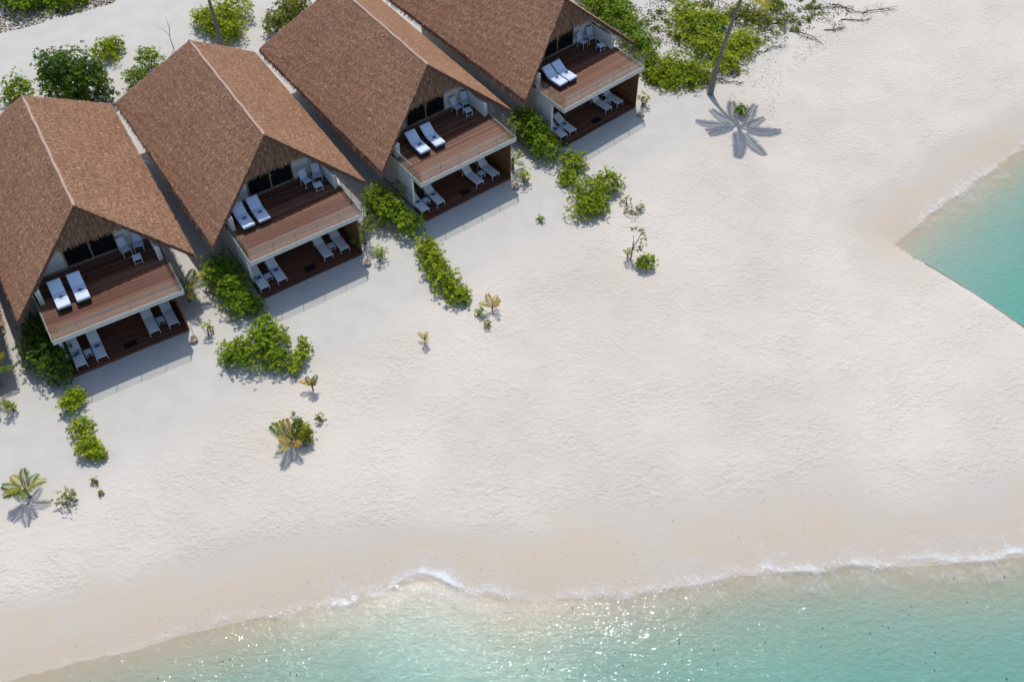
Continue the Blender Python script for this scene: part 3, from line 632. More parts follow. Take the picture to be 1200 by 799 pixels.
# ------------------------------------------------------------------ plants
PAL = {'bright': ((0.105, 0.17, 0.008), (0.275, 0.37, 0.012), (0.50, 0.50, 0.03)), 'dark': ((0.030, 0.072, 0.010), (0.075, 0.15, 0.014), (0.17, 0.25, 0.022)),
       'mid': ((0.068, 0.14, 0.008), (0.18, 0.285, 0.012), (0.39, 0.43, 0.025)), 'grey': ((0.08, 0.11, 0.03), (0.19, 0.235, 0.06), (0.40, 0.42, 0.16)), 'yellow': ((0.10, 0.12, 0.012), (0.21, 0.24, 0.02), (0.36, 0.33, 0.04))}
def leaf_cloud(lobes, rg, pal, dens=26, leaf=0.17, per=6, gap=0.25, core=0.45):
    """rosettes of leaves over lumpy lobes: lobe=(x,y,z,rx,ry,rz)"""
    V = []; C = []
    lo, mi, hi = [np.array(c) for c in PAL[pal]]
    for (lx, ly, lz, rx, ry, rz) in lobes:
        n = int(2 * math.pi * ((rx * ry + rx * rz + ry * rz) / 3) * dens) + 6
        u = rg.normal(size=(n, 3)); u /= np.linalg.norm(u, axis=1)[:, None]; u[:, 2] = np.where(u[:, 2] < -0.35, -u[:, 2], u[:, 2])
        ph = rg.random(3) * 6
        lump = 1 + 0.24 * np.sin(u[:, 0] * 5 + ph[0]) * np.cos(u[:, 1] * 5 + ph[1]) + 0.16 * np.sin(u[:, 2] * 7 + u[:, 0] * 4 + ph[2])
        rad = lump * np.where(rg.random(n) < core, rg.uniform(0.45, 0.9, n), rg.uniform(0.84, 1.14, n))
        keep = (np.sin(u[:, 0] * 7 + ph[1]) * np.cos(u[:, 1] * 6 + ph[2]) + rg.normal(0, .5, n)) > -1.3 + gap * 2.0
        p = np.stack([lx + u[:, 0] * rad * rx, ly + u[:, 1] * rad * ry, lz + u[:, 2] * rad * rz], -1)
        keep &= p[:, 2] > 0.03
        p = p[keep]; u = u[keep]; rad = rad[keep]; n = len(p)
        ax = u * 0.7 + np.array([0, 0, 0.75]) + rg.normal(0, .25, (n, 3)); ax /= np.linalg.norm(ax, axis=1)[:, None]
        t1 = np.cross(ax, rg.normal(size=(n, 3))); t1 /= np.linalg.norm(t1, axis=1)[:, None]; t2 = np.cross(ax, t1)
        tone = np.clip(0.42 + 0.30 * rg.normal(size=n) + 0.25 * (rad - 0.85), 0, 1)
        for k in range(per):
            a = 2 * math.pi * k / per + rg.normal(0, .3, n); el = rg.uniform(0.15, 0.75, n); L = leaf * rg.uniform(.7, 1.25, n); W = L * rg.uniform(.38, .52, n)
            d = (t1 * np.cos(a)[:, None] + t2 * np.sin(a)[:, None]) * np.cos(el)[:, None] + ax * np.sin(el)[:, None]
            s = np.cross(d, ax); s /= np.linalg.norm(s, axis=1)[:, None] + 1e-9; q = np.cross(s, d)
            b = p; m = p + d * (L * .58)[:, None] + q * (L * .08)[:, None]; e = p + d * L[:, None]
            V.append(np.stack([b, m + s * (W * .5)[:, None], e, m - s * (W * .5)[:, None]], 1).reshape(-1, 3))
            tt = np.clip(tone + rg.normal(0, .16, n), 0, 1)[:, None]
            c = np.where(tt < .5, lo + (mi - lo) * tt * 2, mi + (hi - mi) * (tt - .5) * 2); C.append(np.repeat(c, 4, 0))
    return np.concatenate(V), np.concatenate(C)
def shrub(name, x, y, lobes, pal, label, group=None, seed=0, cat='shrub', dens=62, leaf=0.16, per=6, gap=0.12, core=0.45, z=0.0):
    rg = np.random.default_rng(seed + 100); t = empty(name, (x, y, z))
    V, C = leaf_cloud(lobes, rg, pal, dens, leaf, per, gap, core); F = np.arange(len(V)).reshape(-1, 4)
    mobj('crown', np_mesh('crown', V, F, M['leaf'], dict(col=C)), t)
    mb = MB(); r2 = random.Random(seed)
    for (lx, ly, lz, rx, ry, rz) in lobes:
        for k in range(5):
            a = r2.uniform(0, 6.28); q = r2.uniform(.4, .85); b = (lx * .75 + .1 * r2.uniform(-1, 1), ly * .75 + .1 * r2.uniform(-1, 1), -.05)
            e = (lx + rx * q * math.cos(a), ly + ry * q * math.sin(a), max(.1, lz + rz * r2.uniform(.2, .7)))
            m = ((b[0] + e[0]) / 2 + r2.uniform(-.1, .1), (b[1] + e[1]) / 2 + r2.uniform(-.1, .1), e[2] * .62)
            mb.tube([b, m, e], [.028, .02, .008], 5)
    mb.obj('stems', M['bark'], t)
    return tag(t, label, cat, group)
def frond_mesh(L, seed, cols, n=26, droop=0.55, rise=0.5, wid=0.30, lw=0.055):
    """one pinnate frond along +y from the origin, rising then drooping"""
    r = np.random.default_rng(seed); V = []; C = []; F = []
    lo, hi = np.array(cols[0]), np.array(cols[1])
    def pt(t): return np.array([0.04 * L * math.sin(t * 3 + seed), L * (t - 0.12 * t * t), L * (rise * t - droop * t * t)])
    ts = np.linspace(0, 1, 11)
    for i in range(10):                                    # midrib as a flat tapered strip with a keel
        a, b = pt(ts[i]), pt(ts[i + 1]); w0 = 0.028 * L ** .5 * (1 - ts[i] * .85); w1 = 0.028 * L ** .5 * (1 - ts[i + 1] * .85)
        V += [a + (-w0, 0, 0), a + (w0, 0, 0), b + (w1, 0, 0), b + (-w1, 0, 0)]; C += [hi * 1.15] * 4
    for i in range(n):
        t = 0.16 + 0.82 * i / (n - 1); p = pt(t); q = (pt(min(t + .02, 1.02)) - pt(t - .02)); q /= np.linalg.norm(q)
        ln = wid * L * (math.sin(math.pi * (0.12 + 0.80 * t)) ** .8) * r.uniform(.85, 1.1)
        for s in (-1, 1):
            fwd = 0.55 + 0.5 * t; d = np.array([s, 0, 0]) + q * fwd + np.array([0, 0, -0.22 - r.uniform(0, .3)]); d /= np.linalg.norm(d)
            nn = np.cross(d, q); nn /= np.linalg.norm(nn); wv = np.cross(nn, d) * lw * L ** .5 * .5
            mid = p + d * ln * .5 + np.array([0, 0, .02 * L]); tip = p + d * ln + np.array([0, 0, -0.10 * ln])
            V += [p, mid + wv, tip, mid - wv]; c = lo + (hi - lo) * r.random(); c = c * r.uniform(.75, 1.2); C += [c] * 4
    V = np.array(V); return np_mesh('frond', V, np.arange(len(V)).reshape(-1, 4), M['frond'], dict(col=np.array(C)))
FC = {'green': ((0.045, 0.095, 0.012), (0.17, 0.235, 0.025)), 'yellow': ((0.16, 0.17, 0.012), (0.44, 0.38, 0.03)), 'gold': ((0.30, 0.17, 0.015), (0.55, 0.34, 0.035))}
FR = {}
def frond(kind, k, big):
    key = (kind, k % 3, big)
    if key not in FR: FR[key] = frond_mesh(1.0, 7 + k % 3, FC[kind], n=44 if big else 22, droop=(.5, .62, .42)[k % 3], rise=(.55, .5, .62)[k % 3], wid=.22 if big else .34, lw=.020 if big else .031)
    return FR[key]
def palm(name, x, y, label, n=8, L=1.6, top=None, kinds=('green',), seed=0, group=None, z=0.0, trunk=0.12, tilt=0.0, az=None, cat='palm'):
    r = random.Random(seed); t = empty(name, (x, y, z)); top = top or (0, 0, .25)
    pts = []; rad = []
    for k in range(9):
        f = k / 8; pts.append((top[0] * f ** 1.5, top[1] * f ** 1.25, -.1 + (top[2] + .1) * f)); rad.append(trunk * (1.35 - .55 * min(1, f * 3) if f < .33 else .8 - .25 * f))
    MB().tube(pts, rad, 9).obj('trunk', M['palm_bark'], t, True)
    MB().lathe([(trunk * .5, -.12), (trunk * 1.1, 0), (trunk * .9, .18), (trunk * .3, .34)], 9, top).obj('crown_shaft', M['bark'], t, True)
    for k in range(n):
        a = (az[k] if az else 360 * k / n + r.uniform(-18, 18)); el = r.uniform(-12, 42) if not tilt else r.uniform(tilt - 15, tilt + 20)
        o = mobj('frond', frond(kinds[k % len(kinds)], r.randrange(3), L > 2), t, top, (R(el), R(r.uniform(-12, 12)), R(a))); s = L * r.uniform(.82, 1.12); o.scale = (s, s, s)
    return tag(t, label, cat, group)

G1 = 'bushes beside the villa terraces'
def lob(x, y, r, h, sy=1.0, z=None): return (x, y, h * .40 if z is None else z, r * 1.03, r * 1.03 * sy, h * .62)
def at(p, q): return (q[0] - p[0], q[1] - p[1])
def shrub_px(name, pts, pal, label, **k):
    """lobes given as ground points (x, y, radius, height); base at the first"""
    x0, y0 = pts[0][0], pts[0][1]
    shrub(name, x0, y0, [lob(p[0] - x0, p[1] - y0, p[2], p[3]) for p in pts], pal, label, **k)
shrub_px('shrub', [(*(-26.58, 37.68), 1.05, 1.7), (*(-27.50, 38.44), 1.0, 1.9), (*(-28.02, 39.94), .8, 1.6), (*(-25.98, 36.74), .7, 1.2)], 'dark', 'dark green leafy bush against the terrace of the leftmost villa', group=G1, seed=1)
shrub_px('shrub', [(*(-16.41, 42.17), 1.0, 1.4), (*(-18.00, 44.43), 1.1, 1.8), (*(-17.18, 43.36), 1.0, 1.6), (*(-15.60, 41.96), .6, 1.0)], 'mid', 'leafy green bush against the terrace of the second villa from left', group=G1, seed=2)
shrub_px('shrub', [(*(-6.66, 48.80), .9, 1.3), (*(-8.58, 50.55), 1.15, 2.1), (*(-7.74, 49.91), .9, 1.6)], 'mid', 'two-tone green bush against the terrace of the third villa from left', group=G1, seed=3)
shrub_px('shrub', [(*(2.38, 56.36), 1.15, 1.5), (*(0.85, 58.55), 1.0, 2.0), (*(1.56, 57.63), 1.0, 1.8)], 'mid', 'green bush against the terrace of the rightmost villa', group=G1, seed=4)
shrub_px('shrub', [(*(-24.81, 34.74), .62, .9), (*(-24.68, 35.34), .45, .8)], 'bright', 'bright green bush in sand below the leftmost villa, nearest its terrace', group='row of three low bushes', seed=5)
shrub_px('shrub', [(*(-23.82, 33.16), .6, .9)], 'bright', 'middle bright green bush of the row below the leftmost villa', group='row of three low bushes', seed=6)
shrub_px('shrub', [(*(-23.16, 31.86), .66, .9), (*(-22.55, 31.47), .45, .7)], 'bright', 'bright green bush of the row below leftmost villa, furthest from its terrace', group='row of three low bushes', seed=7)
shrub_px('shrub', [(*(-15.05, 38.44), 1.25, 1.4), (*(-16.28, 38.31), .85, 1.0), (*(-14.08, 39.34), .85, 1.2), (*(-13.56, 37.80), .75, 1.0), (*(-14.70, 40.13), .7, 1.2)], 'mid', 'broad spreading green bush in sand in front of the second villa', seed=8, gap=.16)
shrub_px('shrub', [(*(-12.39, 37.99), .5, .9), (*(-12.64, 37.30), .35, .6), (*(-12.19, 38.83), .35, 1.1)], 'bright', 'small upright bush on the right of the broad spreading bush', seed=9, gap=.35)
shrub_px('hedge', [(*(-4.14, 44.07), .85, 1.0), (*(-5.15, 46.27), .75, 1.0), (*(-4.72, 45.16), .85, 1.0), (*(-3.58, 43.14), .75, .9), (*(-5.51, 47.02), .6, .9), (*(-3.09, 42.86), .55, .8)], 'bright', 'long low green hedge in sand in front of the third villa', seed=10, cat='hedge')
shrub_px('shrub', [(*(5.15, 52.03), 1.1, 1.3), (*(4.22, 54.94), .85, 1.1), (*(6.45, 52.87), .9, 1.3), (*(4.74, 50.55), .9, 1.0), (*(5.66, 50.88), .8, 1.0), (*(3.72, 53.72), .6, .8)], 'bright', 'large bright green bush in sand in front of the rightmost villa', seed=11)
shrub_px('shrub', [(*(7.90, 50.55), .45, .5), (*(7.57, 51.53), .35, .6), (*(8.49, 50.88), .25, .5)], 'grey', 'thin straggly shrub just right of the large bright bush', seed=12, dens=16, gap=.5, core=.2)
shrub_px('shrub', [(*(8.47, 45.75), .55, .75)], 'mid', 'small round dark green bush beside a bare sapling', seed=13)
shrub_px('shrub', [(*(-23.48, 28.53), .55, .8), (*(-23.34, 28.85), .35, .6)], 'grey', 'small grey-green bush beside the young palm at lower left', seed=14, gap=.4, leaf=.11, dens=34)
for k, (p, w_) in enumerate((((-18.07, 40.13), 0), ((-8.35, 46.34), 1), ((0.81, 53.55), 2), ((9.52, 61.82), 3), ((-28.21, 34.50), 4))):
    s = (.3, .42, .48, .5, .32)[k]
    shrub('shrub', p[0], p[1], [(0, 0, .65, s, s, .42), (.15, .1, .35, s * .6, s * .6, .3)], 'bright', f'small leafy plant in sand next to the stone basin of {VNAME[w_]}', 'small plants near the stone basins', 20 + k, 'plant', 22, .15, 5, .3)
shrub('shrub', *(1.85, 49.83), [(0, 0, .15, .26, .26, .22)], 'mid', 'tiny lone plant on bare sand before the third and rightmost villas', None, 26, 'plant', 40, .12)
# bare sapling
def sapling(x, y, label):
    t = empty('sapling', (x, y, 0)); mb = MB(); mb.tube([(0, 0, -.1), (.05, .1, .9), (.12, .15, 1.5)], [.05, .04, .015], 6)
    tips = [(.55, .5, 1.9), (.45, -.35, 1.3), (.7, -.1, 1.7), (.1, .5, 2.1), (.65, .9, 1.5)]
    for e in tips: mb.tube([(.05, .1, .8), (e[0] * .6, e[1] * .6, e[2] * .75), e], [.025, .016, .007], 5)
    mb.obj('trunk', M['bark'], t); rg = np.random.default_rng(77)
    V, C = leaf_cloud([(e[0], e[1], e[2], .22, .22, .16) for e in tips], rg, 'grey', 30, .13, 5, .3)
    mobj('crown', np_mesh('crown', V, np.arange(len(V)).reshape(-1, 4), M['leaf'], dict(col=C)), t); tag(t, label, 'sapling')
sapling(*(7.54, 46.34), 'sparse grey-leaved sapling with a bare trunk in sand')
GP = 'young palms in the sand'
palm('young_palm', *(7.33, 46.42), 'small yellow-green palm sprout at the foot of the bare sapling', 5, .75, None, ('yellow', 'green'), 31, GP, trunk=.05, tilt=45)
palm('young_palm', *(-5.17, 39.48), 'small yellow palm sprout alone on sand below the long hedge', 6, .62, None, ('yellow', 'gold'), 32, GP, trunk=.05, tilt=50)
palm('young_palm', *(-1.20, 41.96), 'young golden palm with arching fronds right of the long hedge', 5, .95, (0, 0, .3), ('gold', 'yellow'), 33, GP, trunk=.06, tilt=35, az=[20, 300, 255, 90, 330])
shrub('shrub', *(-1.97, 41.69), [(0, 0, .2, .28, .28, .28)], 'mid', 'tiny green plant left of the young golden palm', 'tiny plants by the golden palm', 34, 'plant', 40, .12)
shrub('shrub', *(-1.49, 40.80), [(0, 0, .2, .22, .22, .25)], 'yellow', 'tiny yellowish plant below the young golden palm', 'tiny plants by the golden palm', 35, 'plant', 40, .12)
palm('young_palm', *(-11.40, 36.00), 'small spiky yellow-green palm below the broad spreading bush', 8, .85, (0, 0, .3), ('yellow', 'green', 'gold'), 36, GP, trunk=.06, tilt=50)
shrub('shrub', *(-10.76, 33.86), [(0, 0, .2, .26, .26, .26)], 'yellow', 'tiny yellow-green plant right of the palm and shrub clump', None, 37, 'plant', 40, .12)
palm('young_palm', *(-12.08, 32.31), 'golden young palm growing together with a twiggy shrub', 9, 1.55, (0, 0, .3), ('gold', 'yellow', 'green'), 38, GP, trunk=.07, tilt=45)
shrub_px('shrub', [(*(-11.45, 32.48), .42, 1.0), (*(-11.75, 32.99), .36, 1.4), (*(-11.24, 32.76), .30, .9)], 'yellow', 'twiggy olive shrub growing together with a golden young palm', seed=39, gap=.4, leaf=.13)
palm('young_palm', *(-25.58, 28.95), 'young palm with long green fronds at lower left of beach', 9, 1.35, (0, 0, .55), ('green', 'yellow', 'green'), 40, GP, trunk=.09, tilt=28)
shrub('shrub', *(-22.31, 29.79), [(0, 0, .12, .2, .2, .18)], 'yellow', 'tiny yellow plant below the row of three bushes, nearer them', 'tiny plants at lower left', 41, 'plant', 36, .12)
shrub('shrub', *(-21.82, 29.11), [(0, 0, .1, .15, .15, .14)], 'yellow', 'tiny yellow plant below the row of three bushes, farther from them', 'tiny plants at lower left', 42, 'plant', 36, .11)
GV = 'palms standing beside the villas'
palm('small_palm', *(-19.78, 42.86), 'small green palm beside the right corner of the leftmost villa', 9, 1.5, (0, 0, 1.1), ('green', 'green', 'yellow'), 43, GV, trunk=.13)
palm('small_palm', *(-29.44, 36.31), 'small green palm cut by the left edge of the photo', 9, 1.6, (0, 0, 1.2), ('green', 'green', 'yellow'), 44, GV, trunk=.13)
palm('small_palm', *(-9.46, 47.79), 'small palm tucked behind right corner of the second villa', 8, 1.35, (0, 0, .9), ('green',), 45, GV, trunk=.12)
palm('small_palm', *(0.06, 54.94), 'small palm mostly hidden behind right corner of the third villa', 7, 1.1, (0, 0, .7), ('green',), 46, GV, trunk=.11)
palm('small_palm', *(-6.98, 52.03), 'small palm seen through the glass railing of the third villa', 8, 1.15, (0, 0, .9), ('green', 'yellow'), 47, GV, trunk=.11)
# tall palm at the right
b = (14.60, 63.21)
palm('coconut_palm', b[0], b[1], 'tall coconut palm leaning over the beach beside the rightmost villa', 12, 3.3, (15.82 - b[0], 64.05 - b[1], 7.6), ('green', 'green', 'yellow', 'green', 'gold'), 48, trunk=.20, cat='palm tree')
b = (-22.16, 68.26)
palm('coconut_palm', b[0], b[1], 'tall coconut palm with a bare trunk behind the second villa', 13, 2.7, (-.5, .6, 9.0), ('green', 'green', 'yellow'), 49, trunk=.17, cat='palm tree')
shrub_px('shrub', [(*(16.48, 60.84), .4, .8)], 'mid', 'small green plant standing in the shadow of the tall palm', seed=50, gap=.35, cat='plant')

# behind the villas
GB = 'bushes behind the villas'
shrub_px('tree_bush', [(*(-31.58, 62.41), 2.0, 3.6), (*(-32.80, 63.01), 1.5, 3.4), (*(-30.40, 62.21), 1.4, 3.0)], 'dark', 'tall dense dark green bush rising behind the leftmost villa', group=GB, seed=51, leaf=.22, dens=34)
shrub_px('shrub', [(*(-30.91, 67.60), 1.0, 1.2), (*(-30.60, 68.48), .8, 1.0)], 'bright', 'yellow-green bush right behind the tall dark bush', group=GB, seed=52)
shrub_px('shrub', [(*(-35.77, 62.41), 1.0, 1.9), (*(-36.46, 62.01), .6, 1.2)], 'mid', 'small leafy bush behind ridge end of the leftmost villa', group=GB, seed=53, gap=.35)
shrub_px('shrub', [(*(-27.24, 66.32), .9, 1.6)], 'mid', 'round leafy bush behind the second villa, upper of a pair', group=GB, seed=54, gap=.3)
shrub_px('shrub', [(*(-27.74, 64.23), .9, 1.3)], 'mid', 'leafy bush behind the second villa, lower of a pair', group=GB, seed=55, gap=.3)
shrub_px('shrub', [(*(-22.95, 71.28), 1.5, 1.7), (*(-22.00, 72.79), 1.3, 1.6), (*(-22.11, 70.26), 1.3, 1.5), (*(-24.13, 71.86), 1.0, 1.2)], 'bright', 'bright round bush around the bare palm trunk behind the second villa', group=GB, seed=56)
shrub_px('shrub', [(*(-18.41, 70.94), .9, 1.6), (*(-17.65, 72.79), 1.0, 1.6), (*(-17.02, 74.21), .9, 1.4)], 'yellow', 'yellow-green bush behind the roof corner of the third villa', group=GB, seed=57)
shrub_px('shrub', [(*(-39.18, 74.45), 1.7, 1.6), (*(-38.29, 75.18), 1.2, 1.4), (*(-40.16, 75.42), 1.2, 1.5)], 'mid', 'dark green bush at the top left corner beyond the sandy path', seed=58, group=GB)
shrub_px('shrub', [(*(-36.16, 74.69), 1.1, 1.2), (*(-37.11, 75.91), 1.2, 1.4)], 'mid', 'green bush beyond the sandy path, middle of three at top left', seed=59, group=GB)
shrub_px('shrub', [(*(-35.01, 75.06), .8, 1.0)], 'bright', 'bright small bush beyond the sandy path, right of three at top left', seed=60, group=GB)
def twig(x, y, label, pts, group=None, name='dead_branch'):
    t = MB()
    for pl, r0 in pts: t.tube(pl, [r0 * (1 - .75 * i / (len(pl) - 1)) for i in range(len(pl))], 5)
    o = t.obj(name, M['twig'], None); o.location = (x, y, 0); return tag(o, label, 'branch', group)
twig(*(-26.05, 68.70), 'thin bare dead sapling on the sand path behind second villa', [([(0, 0, -.05), (-.1, .1, .9), (.05, .2, 1.9), (0, .2, 2.7)], .035), ([(-.06, .12, 1.1), (-.5, .3, 1.6), (-.9, .3, 1.8)], .02), ([(.0, .15, 1.5), (.1, .5, 2.0)], .015)])
GH = 'dense bushes right of the rightmost villa'
shrub_px('shrub', [(*(7.63, 73.26), 1.7, 1.7), (*(6.62, 74.94), 1.6, 1.8), (*(8.36, 71.86), 1.3, 1.5)], 'mid', 'dense green bush along the far roof edge of rightmost villa', group=GH, seed=61)
shrub_px('shrub', [(*(9.70, 68.26), 1.2, 1.5), (*(9.29, 69.81), 1.1, 1.5), (*(10.09, 66.53), .9, 1.2)], 'mid', 'dark green bush just right of the rightmost villa balcony', group=GH, seed=62)
shrub_px('shrub', [(*(12.50, 65.48), 1.7, 1.1), (*(11.03, 65.48), 1.3, 1.0), (*(13.93, 65.06), 1.3, 1.0), (*(11.63, 64.44), 1.0, .8)], 'bright', 'low spreading bright green bush left of the tall palm base', group=GH, seed=63)
shrub_px('shrub', [(*(14.19, 70.94), 1.6, 1.3), (*(14.97, 68.48), 1.5, 1.2), (*(13.87, 73.03), 1.2, 1.1), (*(16.04, 71.86), 1.0, 1.0)], 'bright', 'bright green bush behind the tall palm trunk, upper left', group=GH, seed=64)
shrub_px('shrub', [(*(16.91, 68.26), 1.5, 1.1), (*(17.98, 69.36), 1.2, .9), (*(16.14, 66.32), 1.0, .9)], 'bright', 'bright green bush on the right of the tall palm trunk', group=GH, seed=65)
shrub_px('shrub', [(*(18.36, 73.03), 1.3, .9), (*(19.58, 72.09), .9, .8), (*(20.93, 74.22), 1.0, .8)], 'yellow', 'yellowish straggly bush under the tall palm crown', group=GH, seed=66, gap=.45)
def branchy(x, y, L, az, seed, label):
    r = random.Random(seed); pts = []
    main = [(0, 0, .03)]; a = R(az)
    for k in range(6): a += r.uniform(-.35, .35); main.append((main[-1][0] + math.cos(a) * L / 6, main[-1][1] + math.sin(a) * L / 6, .05 + .12 * r.random()))
    pts.append((main, .05))
    for k in range(9):
        s = main[r.randrange(1, 6)]; b2 = a + r.uniform(-1.3, 1.3); q = [s]
        for j in range(3): b2 += r.uniform(-.5, .5); q.append((q[-1][0] + math.cos(b2) * L * .09, q[-1][1] + math.sin(b2) * L * .09, .04 + .2 * r.random()))
        pts.append((q, .022))
    twig(x, y, label, pts, 'driftwood on the sand', 'driftwood')
branchy(*(21.77, 71.06), 3.2, -12, 71, 'grey driftwood branch on sand right of the bushes')
branchy(*(24.47, 71.17), 1.9, 5, 72, 'tangled dark driftwood tip at the right end of the debris')
branchy(*(23.29, 73.98), 4.0, 12, 73, 'long twisted driftwood branch near the top edge')
branchy(*(25.83, 74.70), 3.0, -35, 74, 'forked driftwood branch at the top edge of the photo')
branchy(*(27.98, 73.50), 3.2, 25, 75, 'thin creeping dead vine furthest right near top edge')
branchy(*(19.34, 68.26), 2.2, 30, 77, 'pale twiggy debris on sand right of the tall palm')
branchy(*(20.59, 72.09), 2.6, -8, 78, 'dark bent driftwood branch behind the debris at top right')
branchy(*(26.09, 72.56), 2.4, 18, 79, 'small grey driftwood branch between longer dead branches')
branchy(*(15.58, 64.44), 1.6, 20, 76, 'short dead branch beside the tall palm base')

# leaf litter, rubble and flecks
def creepers(poly, n, seed, label, pal, rmax=.45):
    rg = np.random.default_rng(seed); P = np.array(poly); lo, hi = P.min(0), P.max(0); lobes = []
    while len(lobes) < n:
        x, y = rg.uniform(lo, hi)
        if inside(np.array([x]), np.array([y]), P)[0] and vnoise(np.array([x]), np.array([y]), 2.2, seed)[0] > .36:
            a = rg.uniform(.12, rmax); lobes.append((x, y, .05, a, a * rg.uniform(.5, 1.2), .16))
    V, C = leaf_cloud(lobes, rg, pal, 30, .15, 5, .3)
    tag(mobj('creeping_plants', np_mesh('creeping_plants', V, np.arange(len(V)).reshape(-1, 4), M['leaf'], dict(col=C))), label, 'ground cover', None, 'stuff')
creepers([(6.97, 76.41), (27.90, 76.41), (24.48, 73.03), (20.20, 69.59), (17.37, 65.90), (12.57, 63.01), (9.94, 64.75), (9.89, 70.71)], 170, 91, 'patchy creeping green plants on the sand at top right', 'yellow')
creepers([(-43.41, 76.90), (-31.50, 76.91), (-32.29, 74.94), (-36.04, 73.02), (-41.35, 70.48)], 45, 92, 'patchy creeping plants on rough ground at top left', 'mid')
def scatter(name, poly, n, size, pal, label, seed, cat, zoff=.02, dark=1.0, clump=0.4):
    rg = np.random.default_rng(seed); P = np.array(poly); lo, hi = P.min(0), P.max(0)
    X = rg.uniform(lo[0], hi[0], n * 4); Y = rg.uniform(lo[1], hi[1], n * 4); k = inside(X, Y, P) & (vnoise(X, Y, 1.3, seed) + .4 * vnoise(X, Y, .5, seed + 1) > clump + .2)
    X, Y = X[k][:n], Y[k][:n]; n = len(X); Z = height(X, Y) + zoff
    a = rg.random(n) * 6.28; L = size * rg.uniform(.5, 1.5, n); W = L * rg.uniform(.35, .7, n); ti = rg.normal(0, .35, (n, 2))
    dx, dy = np.cos(a), np.sin(a); B = np.stack([X, Y, Z], -1); D = np.stack([dx, dy, ti[:, 0]], -1) * L[:, None]; S = np.stack([-dy, dx, ti[:, 1]], -1) * W[:, None]
    V = np.stack([B - D * .5, B + S * .5, B + D * .5, B - S * .5], 1).reshape(-1, 3); V[:, 2] = np.maximum(V[:, 2], np.repeat(Z, 4) - .01)
    C = np.array(pal)[rg.integers(0, len(pal), n)] * rg.uniform(.7, 1.2, (n, 1)) * dark
    o = mobj(name, np_mesh(name, V, np.arange(len(V)).reshape(-1, 4), M['leaf'], dict(col=np.repeat(C, 4, 0)))); tag(o, label, cat, None, 'stuff')
LP = [(0.16, 0.10, 0.06), (0.24, 0.17, 0.10), (0.11, 0.075, 0.05), (0.10, 0.15, 0.03), (0.30, 0.24, 0.16), (0.17, 0.21, 0.04)]
scatter('leaf_litter', [(6.28, 76.41), (28.60, 76.41), (25.77, 70.94), (19.99, 68.26), (16.74, 65.06), (12.57, 63.01), (9.71, 65.06), (9.89, 70.71)], 4200, .13, LP, 'dry leaf litter and creeping plants on the sand at top right', 81, 'leaf litter', clump=.42)
scatter('leaf_litter', [(-43.41, 76.90), (-31.50, 76.91), (-32.29, 74.94), (-35.98, 72.79), (-41.21, 70.03)], 2600, .15, LP[:3] + LP[4:], 'brown leaf litter on rough ground at the top left', 82, 'leaf litter', clump=.30)
scatter('leaf_litter', [(15.71, 63.01), (18.07, 66.32), (21.82, 69.36), (28.18, 74.46), (31.33, 76.16), (27.49, 71.17), (23.60, 68.26), (20.48, 65.27), (18.73, 60.26), (16.45, 59.31)], 1500, .07, [(.30,.26,.22), (.22,.18,.14), (.36,.32,.27)], 'fine grey plant debris on sand right of the tall palm', 85, 'leaf litter', clump=.36)
def rubble():
    rg = np.random.default_rng(9); P = np.array([(-44.19, 77.15), (-31.56, 77.16), (-32.18, 75.06), (-36.04, 73.02), (-41.87, 70.03)]); lo, hi = P.min(0), P.max(0); V = []; F = []
    n = 0
    while n < 700:
        x, y = rg.uniform(lo, hi)
        if not inside(np.array([x]), np.array([y]), P)[0]: continue
        s = rg.uniform(.05, .16); b = len(V); q = rg.normal(0, .25, (6, 3)) * s
        for j, d in enumerate(((1, 0, 0), (-1, 0, 0), (0, 1, 0), (0, -1, 0), (0, 0, .7), (0, 0, -.7))): V.append((x + d[0] * s + q[j][0], y + d[1] * s + q[j][1], s * .3 + d[2] * s + q[j][2]))
        for f in ((0, 2, 4), (2, 1, 4), (1, 3, 4), (3, 0, 4), (2, 0, 5), (1, 2, 5), (3, 1, 5), (0, 3, 5)): F.append(tuple(b + k for k in f))
        n += 1
    tag(mobj('coral_rubble', np_mesh('coral_rubble', V, F, M['rubble'])), 'broken coral rubble beside the sandy path at top left', 'rubble', None, 'stuff')
rubble()
WD = [(0.03, 0.035, 0.03), (0.05, 0.045, 0.03), (0.02, 0.03, 0.02)]
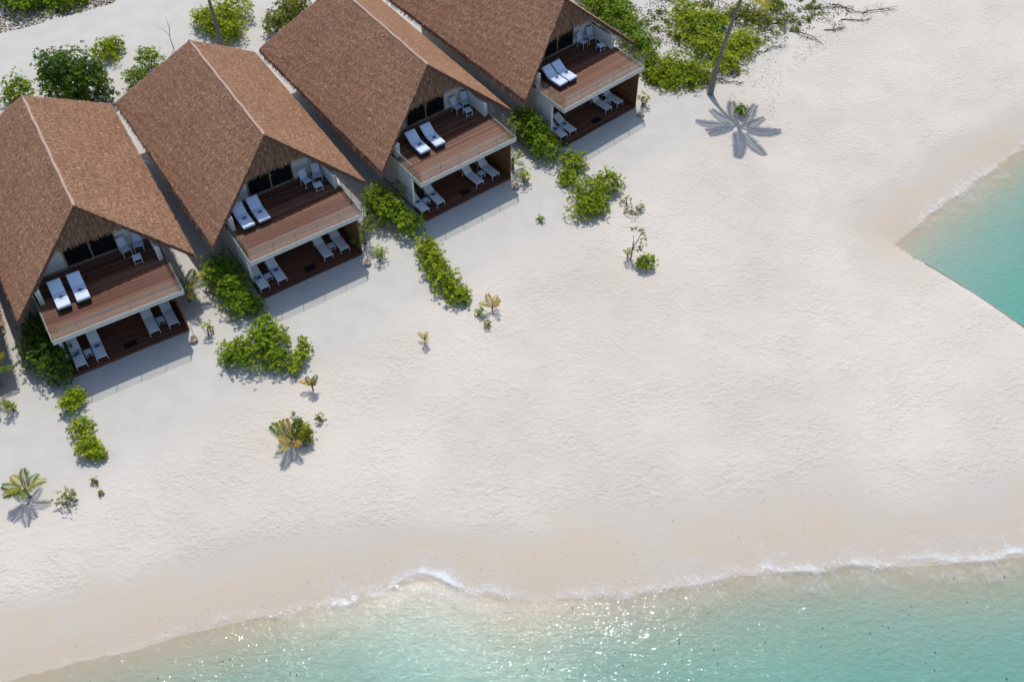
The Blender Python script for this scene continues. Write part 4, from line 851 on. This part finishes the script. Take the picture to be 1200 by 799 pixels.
scatter('seaweed_flecks', [(-21.76, 19.28), (-11.29, 22.20), (-3.38, 23.19), (6.77, 23.19), (17.19, 24.49), (25.85, 24.68), (23.93, 18.47), (-21.53, 18.47)], 130, .085, WD, 'dark seaweed flecks drifting in the shallows', 83, 'seaweed', zoff=.05, clump=.35)
scatter('beach_flecks', [(-24.44, 20.12), (-12.76, 23.65), (1.78, 27.51), (18.30, 29.85), (28.04, 31.75), (26.26, 26.02), (4.26, 23.65), (-16.51, 21.19)], 260, .05, [(.12, .10, .08), (.2, .17, .13)], 'tiny dark flecks of drift along the wet sand', 84, 'flecks', zoff=.01, clump=.3)
# retaining wall of the lagoon
def wall():
    t = empty('retaining_wall', (WALL[0][0], WALL[0][1], 0)); P = [Vector((x, y, 0)) for x, y in WALL]; o0 = P[0].copy()
    for a, b in zip(P[:-1], P[1:]):
        d = (b - a); L = d.length; d.normalize(); n = max(1, int(L / 2.4)); nrm = Vector((d.y, -d.x, 0))
        # outward = towards the lagoon
        mid = (a + b) / 2
        if inside(np.array([mid.x + nrm.x * .5]), np.array([mid.y + nrm.y * .5]), ISLE)[0]: nrm = -nrm
        for k in range(n):
            if (a + d * (L * k / n) - P[-1]).length < 2.6: continue
            p = a + d * (L * k / n + .01) - o0; q = a + d * (L * (k + 1) / n - .01) - o0; mb = MB(); zp, zq = [min(.015, float(height(np.array([v.x + o0.x - nrm.x * .4]), np.array([v.y + o0.y - nrm.y * .4]))[0]) + .03) for v in (p, q)]
            i0, i1 = p - nrm * .01, q - nrm * .01; o1, o2 = q + nrm * .065, p + nrm * .065
            mb.add([(v.x, v.y, -1.8) for v in (i0, i1, o1, o2)] + [(v.x, v.y, zz) for v, zz in ((i0, zp), (i1, zq), (o1, zq), (o2, zp))], [(3, 2, 1, 0), (4, 5, 6, 7), (0, 1, 5, 4), (1, 2, 6, 5), (2, 3, 7, 6), (3, 0, 4, 7)])
            mb.obj('board', M['wall_board'], t)
    tag(t, 'low dark board wall holding back sand along the lagoon', 'wall')
wall()
